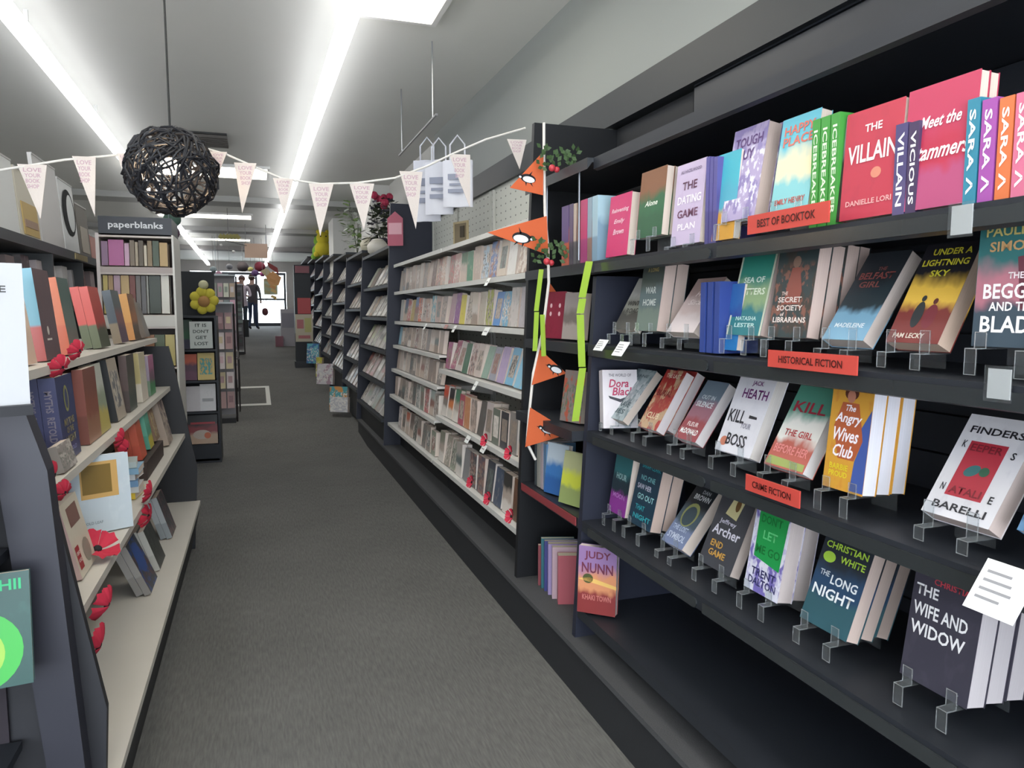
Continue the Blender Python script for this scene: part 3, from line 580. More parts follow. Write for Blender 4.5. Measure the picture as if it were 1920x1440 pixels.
# ------------------------------------------------------------------ narrow black bay beyond the big bookcase
nb = thing('bookcase', 'narrow black bay between the big black bookcase and the white shelving', 'bookcase')
YN = 3.2
side_panel(nb, YN, 1.125, 1.21, LEDGE, 2.3, mat('#15171c', .5, name='dark_panel'))
MB().box(1.62, XR-.004, YB+.02, YN-.02, LEDGE, 2.3).build('back_panel', mat('#1b1e24', .7), nb)
for z in (2.02, S[2], 1.335, .665):
    xf = 1.165-max(0, 1-z)*.05
    MB().prism([(xf, z-.004), (1.6, z-.004), (1.6, z-.02), (xf+.02, z-.02), (xf, z-.045)], YB+.018 if z < 1.6 else YB+.001, YN-.018).build('shelf', mat('#33373c', .45, name='grey_black_edge') if z > 2 else BLK, nb)  # top shelf gets a lighter grey than those below
MB().prism([(1.12, 1.0), (1.6, 1.0), (1.6, .975), (1.12, .96)], YB+.02, YN-.02).build('shelf', BLK, nb)
MB().box(1.142, 1.146, YB+.03, YN-.03, .628, .66).build('red_edge_strip', mat('#93343a', .5), nb)
for yy in (2.62, 2.95): MB().tube([(1.178, yy, 1.65), (1.178, yy, 1.995)], .004, 6).build('hanging_rod', mat('#6d7178', .3, .8), nb)
o = book((1.2, 2.93, 1.337), R(-75), .135, .2, .03, ('#8c2038','#7c1a30','#a83048'), 'plain', R(6), 0, 'dark red cover with white emblems in the narrow black bay')
for a_, b_ in ((-.03,.14),(.03,.14),(-.03,.105),(.03,.105)): flat(o, ell(a_, b_, .008, .01, 8), '#d8b0b6')
book((1.2, 2.75, 1.337), R(-80), .12, .19, .045, ('#8b8180','#6c625e','#9a8f8a'), 'bands', R(6), 0, 'grey-brown book right of the dark red cover in narrow bay', page='#b5a596')
book((1.19, 2.72, 1.002), R(-75), .13, .21, .04, ('#7b7370','#a8503c','#5c6a58'), 'blobs', R(8), 0, 'mottled brown-red book behind the lime strips in narrow bay', page='#a59a8c')
for i, (yy, c_, t_) in enumerate(((3.1,'#3f4a50',.02),(3.06,'#9a9a90',.03),(3.02,'#b2a2a8',.025),(2.98,'#5a82a8',.03))):
    book((1.25, yy-.03, .667), 0, .14, .21, t_, (c_,), 'plain', 0, 0, '%s thin %s spine on the red edged shelf' % (ORD[i], cname(c_)))
book((1.19, 2.88, .667), R(-72), .14, .22, .02, ('#b9c8d4','#3a78c0','#2e62a8'), 'bands', R(6), 0, 'pale and bright blue book on the red edged shelf of narrow bay')
book((1.18, 2.70, .667), R(-72), .13, .215, .02, ('#a9ad7c','#c4cc3a','#8a9a5a'), 'bands', R(10), 0, 'yellow-green book on the red edged shelf of narrow bay')
for i, (yy, c_, t_, h_) in enumerate(((3.12,'#8a4048',.028,.22),(3.082,'#2f6c78',.028,.27),(3.044,'#3c3f82',.028,.27),(2.998,'#9a86b8',.042,.27),(2.95,'#b79aa6',.03,.27),(2.885,'#b25560',.05,.25))):
    book((1.26, yy-.08, LEDGE), R(-18), .15, h_*.86, t_*.9, (c_,), 'plain', 0, 0, '%s standing on the dark ledge, %s from the far end' % (cname(c_)+' hardback', ORD[i]), page='#c9bfa6')
# saga paperback angled to the aisle at the foot of the big bookcase
o = book((1.155, 2.385, .335), R(-42), .145, .25, .035, ('#8d6aa0','#d88a5c','#8a2f30'), 'bands', R(4), 0, 'purple and red sunset paperback standing at foot of black bookcase', page='#d2c6c0')
letter(o, 'JUDY', 0, .215, .1, .035, '#6e2440'); letter(o, 'NUNN', 0, .17, .12, .038, '#6e2440'); letter(o, 'KHAKI TOWN', 0, .06, .11, .02, '#c9706a')
flat(o, ell(-.035, .13, .02, .018), '#4a5226'); flat(o, [(-.074,.125),(.074,.1),(.074,.112),(-.03,.135)], '#e8b85c')

# ------------------------------------------------------------------ long white shelving
YM, YE = 5.02, 6.88
def pegboard():
    M = bpy.data.materials.new('white_pegboard'); M.use_nodes = True; nt = M.node_tree; b = nt.nodes['Principled BSDF']; b.inputs['Roughness'].default_value = .6
    tc = nt.nodes.new('ShaderNodeTexCoord'); sx = nt.nodes.new('ShaderNodeSeparateXYZ'); nt.links.new(tc.outputs['Object'], sx.inputs[0])
    def fr(s, p): return mth(nt, 'SUBTRACT', mth(nt, 'FRACT', mth(nt, 'DIVIDE', s, p)), .5)
    a = mth(nt, 'POWER', mth(nt, 'MULTIPLY', fr(sx.outputs['Y'], .1), .1), 2); c = mth(nt, 'POWER', mth(nt, 'MULTIPLY', fr(sx.outputs['Z'], .05), .05), 2)
    hole = mth(nt, 'LESS_THAN', mth(nt, 'ADD', mth(nt, 'MULTIPLY', a, .25), c), .00003)
    mx = nt.nodes.new('ShaderNodeMix'); mx.data_type = 'RGBA'; mx.inputs['A'].default_value = (*rgb('#c2c5bd'), 1); mx.inputs['B'].default_value = (*rgb('#6a6c68'), 1)
    nt.links.new(hole, mx.inputs['Factor']); nt.links.new(mx.outputs['Result'], b.inputs['Base Color']); return M
PEG = pegboard()
def xw(z): return 1.14+max(0, min(1, (z-.42)/.95))*.08
NEAR = [.42, .735, 1.06, 1.37, 1.64, 1.89]; FAR = [.42, .69, .93, 1.15, 1.37, 1.64, 1.89]
units = []
for nm, ya, yb, zs, dz in (('near', YN+.02, YM-.012, NEAR, 0), ('far', YM+.012, YE, FAR, 0)):
    t = thing('bookcase', 'white metal shelving with pegboard back, %s bay' % nm, 'bookcase'); units.append(t)
    pg = MB().box(1.60, 1.62, ya, yb, LEDGE, 2.31).build('pegboard_back', PEG, t)
    MB().box(1.26, 1.60, ya, yb, LEDGE, .38).build('base', mat('#17181b', .7, name='black_toe_kick'), t)
    for z in zs:
        x0 = xw(z)
        s = MB(); s.box(x0, 1.6, ya, yb, z-.016, z); s.box(x0, x0+.004, ya, yb, z-.028, z-.016)
        for yy in (ya+.01, (ya+yb)/2, yb-.012): s.prism([(1.3, z-.016), (1.6, z-.016), (1.6, z-.07)], yy, yy+.003)
        s.build('shelf', WHT, t)
    for yy in (ya+.02, (ya+yb)/2, yb-.03): MB().box(1.585, 1.6, yy, yy+.02, .38, 2.3).build('slotted_upright', mat('#b9bbb5', .5, name='upright_metal'), t)
ep = side_panel(None, YE+.02, 1.1, 1.2, LEDGE, 2.45, BLKP, name='end_board', t=.035); tag(ep, 'tall blue-black end board closing the far end of white shelving', 'panel')

def row(zrow, ya, yb, cols, where, h=.2, X=None, arts=None, lean=(3, 11), t=(.028, .045), fillp=.82, group=None, page=None, side='R', seedn=None):
    """cover-out piles from yb (far) to ya (near); cols far -> near"""
    rnd = random.Random(seedn or where); n = len(cols); pitch = (yb-ya)/n; X = X if X is not None else xw(zrow)+.035
    for i, c in enumerate(cols):
        if c is None: continue
        c = c if isinstance(c, tuple) else (c,)
        wd = min(.135, pitch*fillp); k = n-i
        nn = (1 if side == 'L' else rnd.choice((1, 1, 2, 2))) if len(c) < 4 else c[3]
        th = rnd.uniform(*t); ln = R(rnd.uniform(*lean)); hh = round(h*rnd.choice((.92, .96, 1, 1)), 3)
        y = yb-(i+.5)*pitch
        other = c[1] if len(c) > 1 else rnd.choice(['#b9a99c', '#8c8078', '#cfc6bd', '#9a6a60', '#6e7a78'])
        third = c[2] if len(c) > 2 else rnd.choice(['#e0d8cf', '#5c5a58', '#a08c7c', '#c8b4a4'])
        pile(side, y, X, zrow+.002, round(wd, 2), hh, round(th, 3), nn, (c[0], other, third), rnd.choice(arts or ('bands', 'blobs', 'plain', 'frame')), ln,
             '%s paperback fronting the %s pile from near end, %s' % (cname(c[0]), ORD[k-1], where), '%s pile from near end, %s' % (ORD[k-1], where), group, page or rnd.choice(['#cfbdb0', '#d8c8bc', '#cdbdaf', '#d6cdc4']))
bg = ['#b5a497', '#a8968a', '#c2b5aa', '#9c8c82', '#b9a79a', '#8f8680']
def pick(n, s): r_ = random.Random(s); return [r_.choice(bg) for _ in range(n)]
row(1.64, 5.06, 6.8, ['#b9b0a6','#8f959a','#c2b8ae','#a89a8e','#b8a89c','#a3988f','#bcb0a5','#94837a','#b09a8e','#6a4a44','#a8665c','#c9a08c'], 'top far white row', .2, group='books in the top row of far white bay')
row(1.64, YN+.05, 4.98, ['#b55a5e','#c2908a','#3f7050','#4c8a6a','#b9a698','#a7c0d4','#5a7ab4','#c4b4a4','#d5d3cf','#a48c7e','#b9b6b4'], 'top near white row', .2, group='books in the top row of near white bay')
row(1.37, 5.06, 6.8, ['#c9c9c6','#5a6a92','#c84a50','#b8a05a','#6c86b4','#e0602c','#b09c92','#c2a08c','#49a0b4','#b69a90','#a89a94'], 'second-highest far white row', .2, group='books in the second row of far white bay')
row(1.37, YN+.05, 4.98, ['#b08a94','#8a4a8c','#d8c83a','#c4b6a4','#cdbfae','#b9ae9c','#aab040','#4c8ad0','#5ca4cc','#c9c1bc','#b5aeb4','#bfa8a8'], 'second-highest near white row', .205, group='books in the second row of near white bay')
row(1.15, 5.06, 6.8, ['#88b4c8']+pick(11, 3), 'third far white row', .17, group='books in the third row of far white bay')
row(1.06, YN+.05, 4.98, ['#b0508c','#a83a68','#c3b4b0','#3f6c50','#c4b0a8','#cdbcb4','#8aa896','#9a9aa8',('#b09ac0','#6a7ab4','#4a8ac4'),'#6fb0d4','#7cbcdc','#dc9484'], 'middle near white row', .2, lean=(8, 18), group='books in the middle row of near white bay')
row(.93, 5.06, 6.8, pick(12, 5), 'fourth far white row', .175, group='books in the fourth row of far white bay')
row(.735, YN+.05, 4.98, ['#dc4a28',('#26242a','#e07a3a','#d8d2c8'),'#3f7c5c','#b8485c','#d08a5c','#c4aca0','#5f5a56','#c2b4b0','#6c7468','#3c3c42','#8a8480','#4a5a50'], 'lower near white row', .21, group='books in the lower row of near white bay')
row(.69, 5.06, 6.8, pick(5, 6)+['#7a6c68','#b5b2ac','#8a9486','#c05a5c','#b2c2bc','#c4beb6'], 'fifth far white row', .185, group='books in the fifth row of far white bay')
row(.42, 5.06, 6.7, [None,'#c9c0c4','#b9a89c','#c8684c','#6a5a54','#5a6058','#9a9088','#8c8480','#a09488','#98a08c'], 'lowest far white row', .19, group='books in the lowest row of far white bay')
row(.42, YN+.05, 4.98, ['#8a8a78','#a09a8a','#9aa08c','#b4aca4','#8a8a8c','#4c4c52','#5c5664','#454a56','#4a5870','#3c3a38','#6a4a34'], 'lowest near white row', .21, group='books in the lowest row of near white bay')
# white shelf talkers clipped to the white shelves
def talker(u, v_, z, label, w_=.05, h_=.05, X=None, tl=R(-30), col='#eceeec'):
    p = atX(u, v_, X or xw(z)-.012); t = thing('shelf_talker', label, 'card', (p.x, p.y, z-.002)); t.rotation_euler = (tl, 0, -math.pi/2)
    MB().box(-w_/2, w_/2, -.001, .001, -h_, .0).build('card', mat(col, .5, name='white_card'), t)
    MB().box(-w_*.3, w_*.3, -.002, -.001, -h_*.6, -h_*.45).build('print_line', mat('#9a9a9a', .6), t); return t
talker(918, 522, 1.64, 'white slip clipped under the top near white row')
talker(800, 605, 1.37, 'white slip clipped under second-highest row, far bay')
talker(855, 614, 1.37, 'white slip clipped under second-highest row, beyond the larger slip')
talker(915, 614, 1.37, 'larger white slip clipped under second-highest row, near bay', .09, .05)
talker(895, 722, 1.06, 'white slip clipped under the middle near row', .05, .055)
talker(880, 828, .735, 'white slip clipped under lower near row, farther one', .07, .045)
talker(910, 846, .735, 'white slip clipped under lower near row beside the poppy', .07, .045)
talker(838, 612, 1.37, 'dusky red slip on the second-highest white shelf at the bay join', .08, .03, col='#b46a64')
# small framed card on top of the white shelving
fr_ = thing('picture_stand', 'small cream and brown display stand on top of white shelving', 'ornament', (1.42, 5.25, 1.893)); fr_.rotation_euler.z = R(-70)
MB().box(-.09, .09, 0, .012, 0, .02).box(-.09, -.075, 0, .012, .02, .2).box(.075, .09, 0, .012, .02, .2).box(-.09, .09, 0, .012, .2, .215).build('frame', mat('#c9b486', .5), fr_)
MB().box(-.075, .075, .002, .008, .02, .2).build('panel', mat('#8a7a5c', .6), fr_); MB().box(.0, .05, -.004, .002, .1, .18).build('label_patch', mat('#4c4232', .6), fr_)

# ------------------------------------------------------------------ dark bays further along, on the rising floor
BAYS = [(6.95, 8.75), (8.8, 10.35), (10.4, 12.1), (12.15, 13.9), (13.95, 15.9), (15.95, 18.2), (18.25, 21.0)]
bcol = [['#8f9a8c','#9c5c50','#a7b08c','#c2a284','#a9b0a0'], ['#7a6a66','#b08c7c','#b5a894','#b9a89c','#a0a098'], ['#8a9088','#c8c4b4','#8c8480','#a09690','#d0ccc4'],
        ['#6a8890','#d09a7c','#8a9a98','#a85a5c','#c4bcb0'], ['#4c7a60','#c86a3c','#a0a0a0','#5c7a9c','#a86a6a'], ['#5c8a7c','#a05a6a','#c4a45c','#5a6a9c','#8c5c8c'], ['#8c8c9c','#b45c5c','#6ca0a8','#c4c44c','#9c5c8c']]
for bi, (ya, yb) in enumerate(BAYS):
    zb = floor_z((ya+yb)/2)
    t = thing('bookcase', '%s dark bookcase bay beyond the white shelving' % ORD[bi], 'bookcase')
    side_panel(t, yb, 1.08, 1.19, (LEDGE if yb < 8.8 else floor_z(yb)), zb+2.1, BLKP)
    MB().box(1.63, XR-.004, ya, yb-.02, LEDGE if bi == 0 else floor_z(yb), zb+2.1).build('back_panel', mat('#16181d', .7), t)
    for k, z in enumerate((.44, .76, 1.08, 1.40, 1.72, 2.08)):
        x0 = 1.09+.1*min(1, k/4); z += zb
        MB().prism([(x0, z), (1.62, z), (1.62, z-.02), (x0, z-.03)], ya+.0, yb-.02).build('shelf', mat('#2b3038', .5, name='grey_black_shelf'), t)
        if k == 5: continue
        nn = max(3, int((yb-ya)/(.3 if bi < 3 else .36))); base = bcol[bi][k]; rr = random.Random(bi*10+k)
        for j in range(nn):
            if rr.random() < .06: continue
            c = rr.choice([base, base, '#b8aca0', '#6c6864', '#c9c6c0', '#8a7c78'])
            y = yb-.1-(j+.5)*(yb-ya-.14)/nn; th = .03; ln = R(30)
            for q in range(2 if bi < 3 else 1):
                book((x0+.03+q*(th+.004)/math.cos(ln), y, z+.002), SIDE['R'], .19, .25, th, (c, rr.choice(['#d8d2c8', '#4a4846', base]), '#a09890'), rr.choice(('bands', 'blobs', 'frame')), ln, 0,
                     '%s large book %s, %s shelf up, %s dark bay, %s from far end' % (cname(c), ['in front', 'behind it', 'at the back'][q], ORD[k], ORD[bi], ORD[j]), 'large books in the %s dark bay' % ORD[bi], page=rr.choice(['#cfc9be', '#c2b2a6', '#dcd8d2']), name='large_book')
    MB().box(1.14, XR-.002, ya, yb, floor_z(yb) if ya > 8.7 else LEDGE, zb+.41).build('base', mat('#1a1c21', .7), t)
# things standing on the ledge before the dark bays
for i, (u0, u1, v0, v1, c1, c2, lab) in enumerate(((604,634,704,738,'#c4c2c6','#a88a9a','pale patterned activity box standing before the second dark bay'), (634,668,704,746,'#4a9aa4','#c88a48','teal and orange boxed set standing before the first dark bay'),
        (636,670,742,768,'#b4b4bc','#d0cfcd','flat white and grey book pack lying at the ledge edge'), (584,607,670,703,'#5aa8b8','#3c6aa4','teal-blue picture book facing out, low before third dark bay'),
        (600,612,678,712,'#c8c04a','#a8a03c','yellow-green picture book beside the teal-blue one'))):
    p = atX(u0, v1, 1.08); q = atX(u1, v1, 1.08); W = abs(p.x-q.x)+abs(p.y-q.y); top = atX(u0, v0, 1.08)
    D = (p-O).length
    o = book((.97 if p.y > 7.9 else 1.11, (p.y+q.y)/2-(.5 if p.y > 13.5 else 0), floor_z(p.y)+(.0 if p.y > 7.9 else LEDGE)), R(-35), (u1-u0)/F_PX*D*.95, (v1-v0)/F_PX*D*.95, .05, (c1, c2, '#d8d4cc'), 'blobs', R(6), 0, lab, name='boxed_set' if i < 2 else 'picture_book')
    o.location.z += .004; tag(o, None, 'box' if i < 2 else 'book')
# black poster stand at the end of the side aisle
zb = floor_z(14.6); t = thing('display_stand', 'black floor stand with a red card and pastel poster, far right of aisle', 'display', (.85, 14.6, zb))
MB().box(-.17, .17, 0, .35, 0, .12).build('base', BLK, t); MB().box(-.15, .15, .03, .33, .12, 1.95).build('column', mat('#1e232b', .5), t)
MB().box(-.1, .14, .01, .03, 1.03, 1.33).build('red_card', mat('#b8474c', .5), t); MB().box(-.15, .17, 0, .028, .5, 1.02).build('poster', mat('#b9b09a', .5), t)
MB().box(-.12, .0, -.004, 0, .75, .92).build('poster_print', mat('#b4686c', .5), t); MB().box(-.1, .12, -.004, 0, .56, .62).build('poster_print', mat('#b4686c', .5), t); MB().box(.02, .14, -.004, 0, .68, .95).build('poster_print', mat('#b3b06c', .5), t)
MB().box(-.13, .13, .0, .03, 1.8, 1.93).build('header', mat('#7c4650', .5), t)
t = thing('display_stand', 'pale grey freestanding rack with pink goods beyond the black poster stand', 'display', (.72, 18.6, floor_z(18.6)))
MB().box(-.16, .16, 0, .3, 0, .9).build('body', mat('#a9a6ae', .6), t); MB().box(-.3, -.12, -.1, .1, .0, .25).build('pink_basket', mat('#8c5c6a', .7), t); MB().box(-.14, .14, -.01, 0, .45, .8).build('front_panel', mat('#8c8a98', .6), t)

# ------------------------------------------------------------------ plants, plush and bags on top of the right hand shelving
def leafy(name, label, loc, h, r, n, cols, cat='plant', vase=None):
    t = thing(name, label, cat, loc); rr = random.Random(label)
    if vase: MB().tube([(0,0,0),(0,0,.02),(0,0,.16),(0,0,.2)], .07, 12, rs=[.05,.065,.08,.05]).build('vase', mat(vase, .4), t, True)
    for ci, c in enumerate(cols):
        a = MB()
        for k in range(n):
            th = rr.uniform(0, 6.28); zz = rr.uniform(.1, 1)*h; q = rr.uniform(.2, 1)*r*(1.1-abs(zz/h-.6)); L = rr.uniform(.06, .12)
            p = Vector((q*math.cos(th), q*math.sin(th), zz)); d = Vector((math.cos(th), math.sin(th), rr.uniform(-.8, .6))).normalized()*L; s_ = d.cross(Vector((0, 0, 1))).normalized()*L*.42
            a.add([p, p+d*.5+s_, p+d, p+d*.5-s_], [(0, 1, 2, 3)])
        o = a.build('foliage' if ci == 0 else 'blossom', mat(c, .6), t); tag(o, kind='stuff')
    s = MB()
    for k in range(5):
        th = k*1.256; s.tube([(0, 0, .1 if vase else 0), (.3*r*math.cos(th), .3*r*math.sin(th), h*.5), (.7*r*math.cos(th), .7*r*math.sin(th), h*.9)], .004, 5)
    s.build('stem', mat('#4c5a38', .7), t); return t
leafy('hanging_plant', 'green and white trailing plant standing on dark bay top by white column', (1.45, 11.2, 2.3), 1.0, .26, 150, ('#9cbc70', '#eef2ea'))
fb = leafy('flower_bouquet', 'tall bouquet with crimson flowers on the first dark bay', (1.4, 8.6, 2.1), .62, .2, 120, ('#46503c', '#5a5868'), 'flowers', '#5c5866')
fl = MB(); rr = random.Random(5)
for k in range(7): fl.ball((rr.uniform(-.1,.1), rr.uniform(-.15,.05), .62+rr.uniform(-.06,.06)), .045, n=7, m_=5)
tag(fl.build('crimson_blossoms', mat('#b8284c', .7), fb), kind='stuff')
leafy('green_sprig', 'pale green sprig hanging high beside the strip light', (1.45, 10.9, 2.62+.35), .0, .1, 1, ('#9aa46c',)) if False else None
for (x, y, z, s_, c, lab) in ((1.3, 8.3, 2.085, .1, '#d2cdc0', 'cream lidded pot on the first dark bay'), (1.32, 9.1, 2.18, .09, '#bdb8a0', 'beige round pot beside the cream lidded pot')):
    t = thing('ceramic_pot', lab, 'pot', (x, y, z-.0)); MB().tube([(0,0,0),(0,0,.03),(0,0,.1),(0,0,.15)], s_, 14, rs=[s_*.8, s_*1.1, s_*1.2, s_*.8]).build('body', mat(c, .4), t, True); MB().ball((0,0,.155), s_*.75, sz=.35).build('lid', mat(c, .4), t, True)
for (y, c, lab, sx) in ((15.0, '#e0cc2c', 'yellow plush toy on top of the far dark bays', 1), (15.7, '#8cc43c', 'lime green plush toy behind the yellow one', 1.1)):
    zt = floor_z(15)+2.12; t = thing('plush_toy', lab, 'toy', (1.28, y, zt)); 
    a = MB(); a.ball((0,0,.18), .19, sz=1); a.ball((0,0,.42), .15); a.ball((-.15,-.03,.05), .07); a.ball((.13,-.03,.05), .07); a.build('body', mat(c, .9, bump=.3), t, True)
    [MB().ball((q*.1,0,.56), .05).build('ear', mat(c, .9), t, True) for q in (-1, 1)]; t.scale = (.85,)*3; MB().ball((-.06,-.135,.45), .016).ball((.06,-.135,.45), .016).build('eye', mat('#1c1c1c', .3), t, True)
# pink tag and bags hanging over the black end board
t = thing('hanging_tag', 'pink card tag hanging against the blue-black end board', 'tag', (1.19, 6.6, 2.34))
MB().prism([(-.07,-.3),(.07,-.3),(.07,-.06),(0,0),(-.07,-.06)], -.004, .004).build('card', mat('#b8586c', .6), t); MB().box(-.06, .06, -.006, -.004, -.2, -.1).build('panel', mat('#dca0ac', .6), t); t.rotation_euler.z = R(-25)
for i, (u, v0, v1, lab) in enumerate(((800, 300, 415, 'white printed tote bag hanging left above the white shelving'), (822, 303, 402, 'white tote bag with grey print hanging in the middle'), (857, 300, 388, 'white tote bag hanging right, partly behind a pennant'))):
    p = atY(u, v0, 5.3-.25*i); q = atY(u, v1, 5.3-.25*i); hh = p.z-q.z
    t = thing('tote_bag', lab, 'bag', (p.x, p.y, p.z)); t.rotation_euler.z = R(-30)
    a = MB(); W = .1
    n_ = 6
    vs = []; 
    for r_ in range(n_+1):
        for s_ in range(7): vs.append((-W+2*W*s_/6, .012*math.sin(s_*1.9+i), -hh*r_/n_))
    fs = [(r_*7+s_, r_*7+s_+1, (r_+1)*7+s_+1, (r_+1)*7+s_) for r_ in range(n_) for s_ in range(6)]
    a.add(vs, fs); a.add([(x_, y_+.02, z_) for x_, y_, z_ in vs], fs); a.build('bag_body', mat('#d4d6e2', .8, name='white_cotton'), t, True)
    MB().tube([(-.05,.01,0),(-.05,.01,.1),(0,.01,.16),(.05,.01,.1),(.05,.01,0)], .006, 6).build('handle', mat('#d4d6e2', .8, name='white_cotton'), t)
    MB().box(-.06, .06, -.016, -.013, -hh*.7, -hh*.62).box(-.05, .04, -.016, -.013, -hh*.55, -hh*.5).box(-.06, .05, -.016, -.013, -hh*.42, -hh*.3).build('print', mat('#8d93a8', .7), t)
rail = MB().tube([(1.05, 4.4, 2.62), (1.05, 5.6, 2.62)], .008, 8).tube([(1.05, 4.5, 2.62), (1.05, 4.5, ZC)], .004, 6).tube([(1.05, 5.5, 2.62), (1.05, 5.5, ZC)], .004, 6).build('hanging_rail', mat('#9a9ca0', .3, .8)); tag(rail, 'thin metal rail hung from ceiling carrying the tote bags', 'rail')

# ------------------------------------------------------------------ bunting
def pennant(p, w_, h_, cols, label, rz=0, grp=None, lean=0, text=True):
    """triangular cloth flag hung by its top edge; p is the centre of that edge"""
    t = thing('pennant', label, 'pennant', p, (0, 0, rz), grp)
    me = MB(); me.prism([(-w_/2, 0), (w_/2, 0), (lean, -h_)], -.0015, .0015); me.build('cloth', mat(cols[0], .9, name='natural_cloth', bump=.2, vary=.05), t)
    if text:
        c = cols[1]
        for k, s in enumerate(('LOVE', 'YOUR', 'BOOK', 'SHOP')):
            letter(t, s, 0, -h_*(.1+.1*k), w_*(.62-.07*k), h_*.075, c, y=-.0022)
    return t
CL = ('#cabfb8', '#b08c9a')
rope_pts = [(-30, 322), (0, 319), (120, 300), (240, 289), (330, 262), (425, 290), (475, 312), (530, 335), (600, 345), (670, 343), (740, 334), (800, 312), (850, 288), (910, 262), (985, 240)]
RY = 3.2
rope = [atY(u, v_, RY) for u, v_ in rope_pts]
rp = MB().tube(rope, .0045, 6).build('bunting_cord', mat('#cfccc6', .8, name='cotton_cord'), None); tag(rp, 'white cotton cord sagging across the aisle with pale pennants', 'cord')
for i, (uc, vc, w_px, hpx, tipdx, lab) in enumerate(((61, 309, 44, 88, 8, 'pale printed pennant at far left over the cupboard'), (158, 294, 36, 98, 12, 'pale printed pennant second from left'), (237, 288, 30, 55, 0, 'faint pennant just left of the woven lamp'),
        (407, 285, 34, 56, -6, 'pale pennant just right of the woven lamp'), (460, 306, 38, 88, -8, 'pale pennant over the cream ceiling light'), (531, 335, 36, 66, 0, 'pale pennant in front of the strip light'),
        (602, 345, 44, 95, -4, 'pale pennant in front of the white column'), (678, 344, 46, 86, 2, 'pale pennant left of the crimson flowers'), (770, 322, 44, 108, 8, 'pale pennant left of the tote bags'), (861, 290, 42, 102, 20, 'pale pennant over the right tote bag'), (968, 262, 40, 58, 6, 'pale pennant high beside the orange flags'))):
    p = atY(uc, vc, RY); s = 3.1/F_PX
    pennant((p.x, p.y-.006, p.z), w_px*s, hpx*s, CL, lab, R(-8), 'pale printed pennants on the cord', tipdx*s)
# orange flags with the penguin emblem on the upright cord
cord = [atY(u, v_, 2.85) for u, v_ in ((1020, 230), (1020, 290), (1022, 400), (1028, 470), (1029, 530), (1018, 620), (1000, 700), (992, 780), (988, 830), (1004, 862))]
MBc = MB().tube(cord, .006, 6).build('upright_cord', mat('#dcd6d0', .8, name='cotton_cord')); tag(MBc, 'white tape hanging down beside the black bookcase carrying orange flags', 'cord')
def flag(uv, label, em, flip=1, rot=0, Yp=2.84, sc=1):
    P = [atY(u, v_, Yp) for u, v_ in uv]; c = sum(P, Vector())/3
    t = thing('orange_pennant', label, 'pennant', c, (0, 0, 0), 'orange penguin pennants')
    poly = [((p-c).x, (p-c).z) for p in P]
    MB().prism(poly, -.0015, .0015).build('cloth', mat('#d65c2c', .8, name='orange_cloth', bump=.1), t)
    e = atY(em[0], em[1], Yp)-c; q = .036*sc
    def tr(pts, y, col, nm):
        cs, sn = math.cos(rot), math.sin(rot)
        flat(t, [(e.x+flip*(x*cs-z*sn), e.z+(x*sn+z*cs)) for x, z in pts], col, y, nm, .8)
    tr(ell(0, 0, q*1.15, q*.62), -.0022, '#1d1d22', 'emblem_body'); tr(ell(-.1*q, -.12*q, q*.9, q*.42), -.0028, '#dfe2e8', 'emblem_belly')
    tr(ell(q*1.25, .12*q, q*.36, q*.3), -.0022, '#1d1d22', 'emblem_head'); tr([(q*1.5, .2*q), (q*1.95, .1*q), (q*1.5, 0)], -.0022, '#1d1d22', 'emblem_beak')
    tr(ell(q*1.2, 0, q*.2, q*.14), -.0028, '#dfe2e8', 'emblem_cheek')
    tr([(0, .5*q), (-.5*q, 1.15*q), (-.3*q, .4*q)], -.0022, '#1d1d22', 'emblem_wing'); tr([(-.6*q, -.5*q), (-.9*q, -1.0*q), (-.3*q, -.55*q)], -.0022, '#1d1d22', 'emblem_foot'); tr([(.1*q, -.55*q), (.15*q, -1.1*q), (.4*q, -.5*q)], -.0022, '#1d1d22', 'emblem_foot')
    return t
flag(((1019, 284), (1018, 366), (956, 352)), 'orange penguin flag at the top left of the tape', (990, 335), -1, .15, sc=.8)
flag(((1025, 405), (1028, 478), (914, 436)), 'orange penguin flag second from top crossing the top white row', (978, 446), 1, -.12)
flag(((1029, 528), (1020, 640), (1062, 575)), 'orange penguin flag mostly behind the dark red book', (1036, 590), 1, -1.2, Yp=3.0, sc=.5)
flag(((1012, 655), (997, 722), (1062, 700)), 'orange penguin flag fourth from top in the narrow bay', (1042, 692), -1, .35, sc=.75)
flag(((994, 764), (985, 838), (1072, 812)), 'orange penguin flag lowest on the tape', (1026, 806), -1, .3, sc=.75)
# lime paper strips
def strip(segs, Xd, lab, wpx=20):
    t = thing('paper_streamer', lab, 'streamer', atY(*segs[0], Xd)); o0 = t.location.copy()
    for i in range(len(segs)-1):
        a, b = atY(*segs[i], Xd)-o0, atY(*segs[i+1], Xd)-o0; hw = wpx/2*Xd/F_PX
        me = MB(); y0 = -.002*(i % 2)
        me.add([(a.x-hw, y0, a.z), (a.x+hw, y0, a.z), (b.x+hw, y0+.003, b.z+.004), (b.x-hw, y0+.003, b.z+.004), (a.x-hw, y0+.001, a.z), (a.x+hw, y0+.001, a.z), (b.x+hw, y0+.004, b.z+.004), (b.x-hw, y0+.004, b.z+.004)], [(0,3,2,1),(4,5,6,7),(0,1,5,4),(1,2,6,5),(2,3,7,6),(3,0,4,7)])
        me.build('strip', mat('#98bd2c', .6, name='lime_paper'), t)
    return t
strip(((1105, 490), (1092, 560), (1088, 590), (1092, 690), (1079, 792)), 2.42, 'long lime paper streamer hanging before the bookcase side', 16)
strip(((1015, 505), (1006, 585), (1003, 660)), 2.8, 'short lime paper streamer left of the tape', 10)
strip(((1017, 590), (1020, 670)), 2.78, 'shortest lime paper streamer on the white tape', 10)
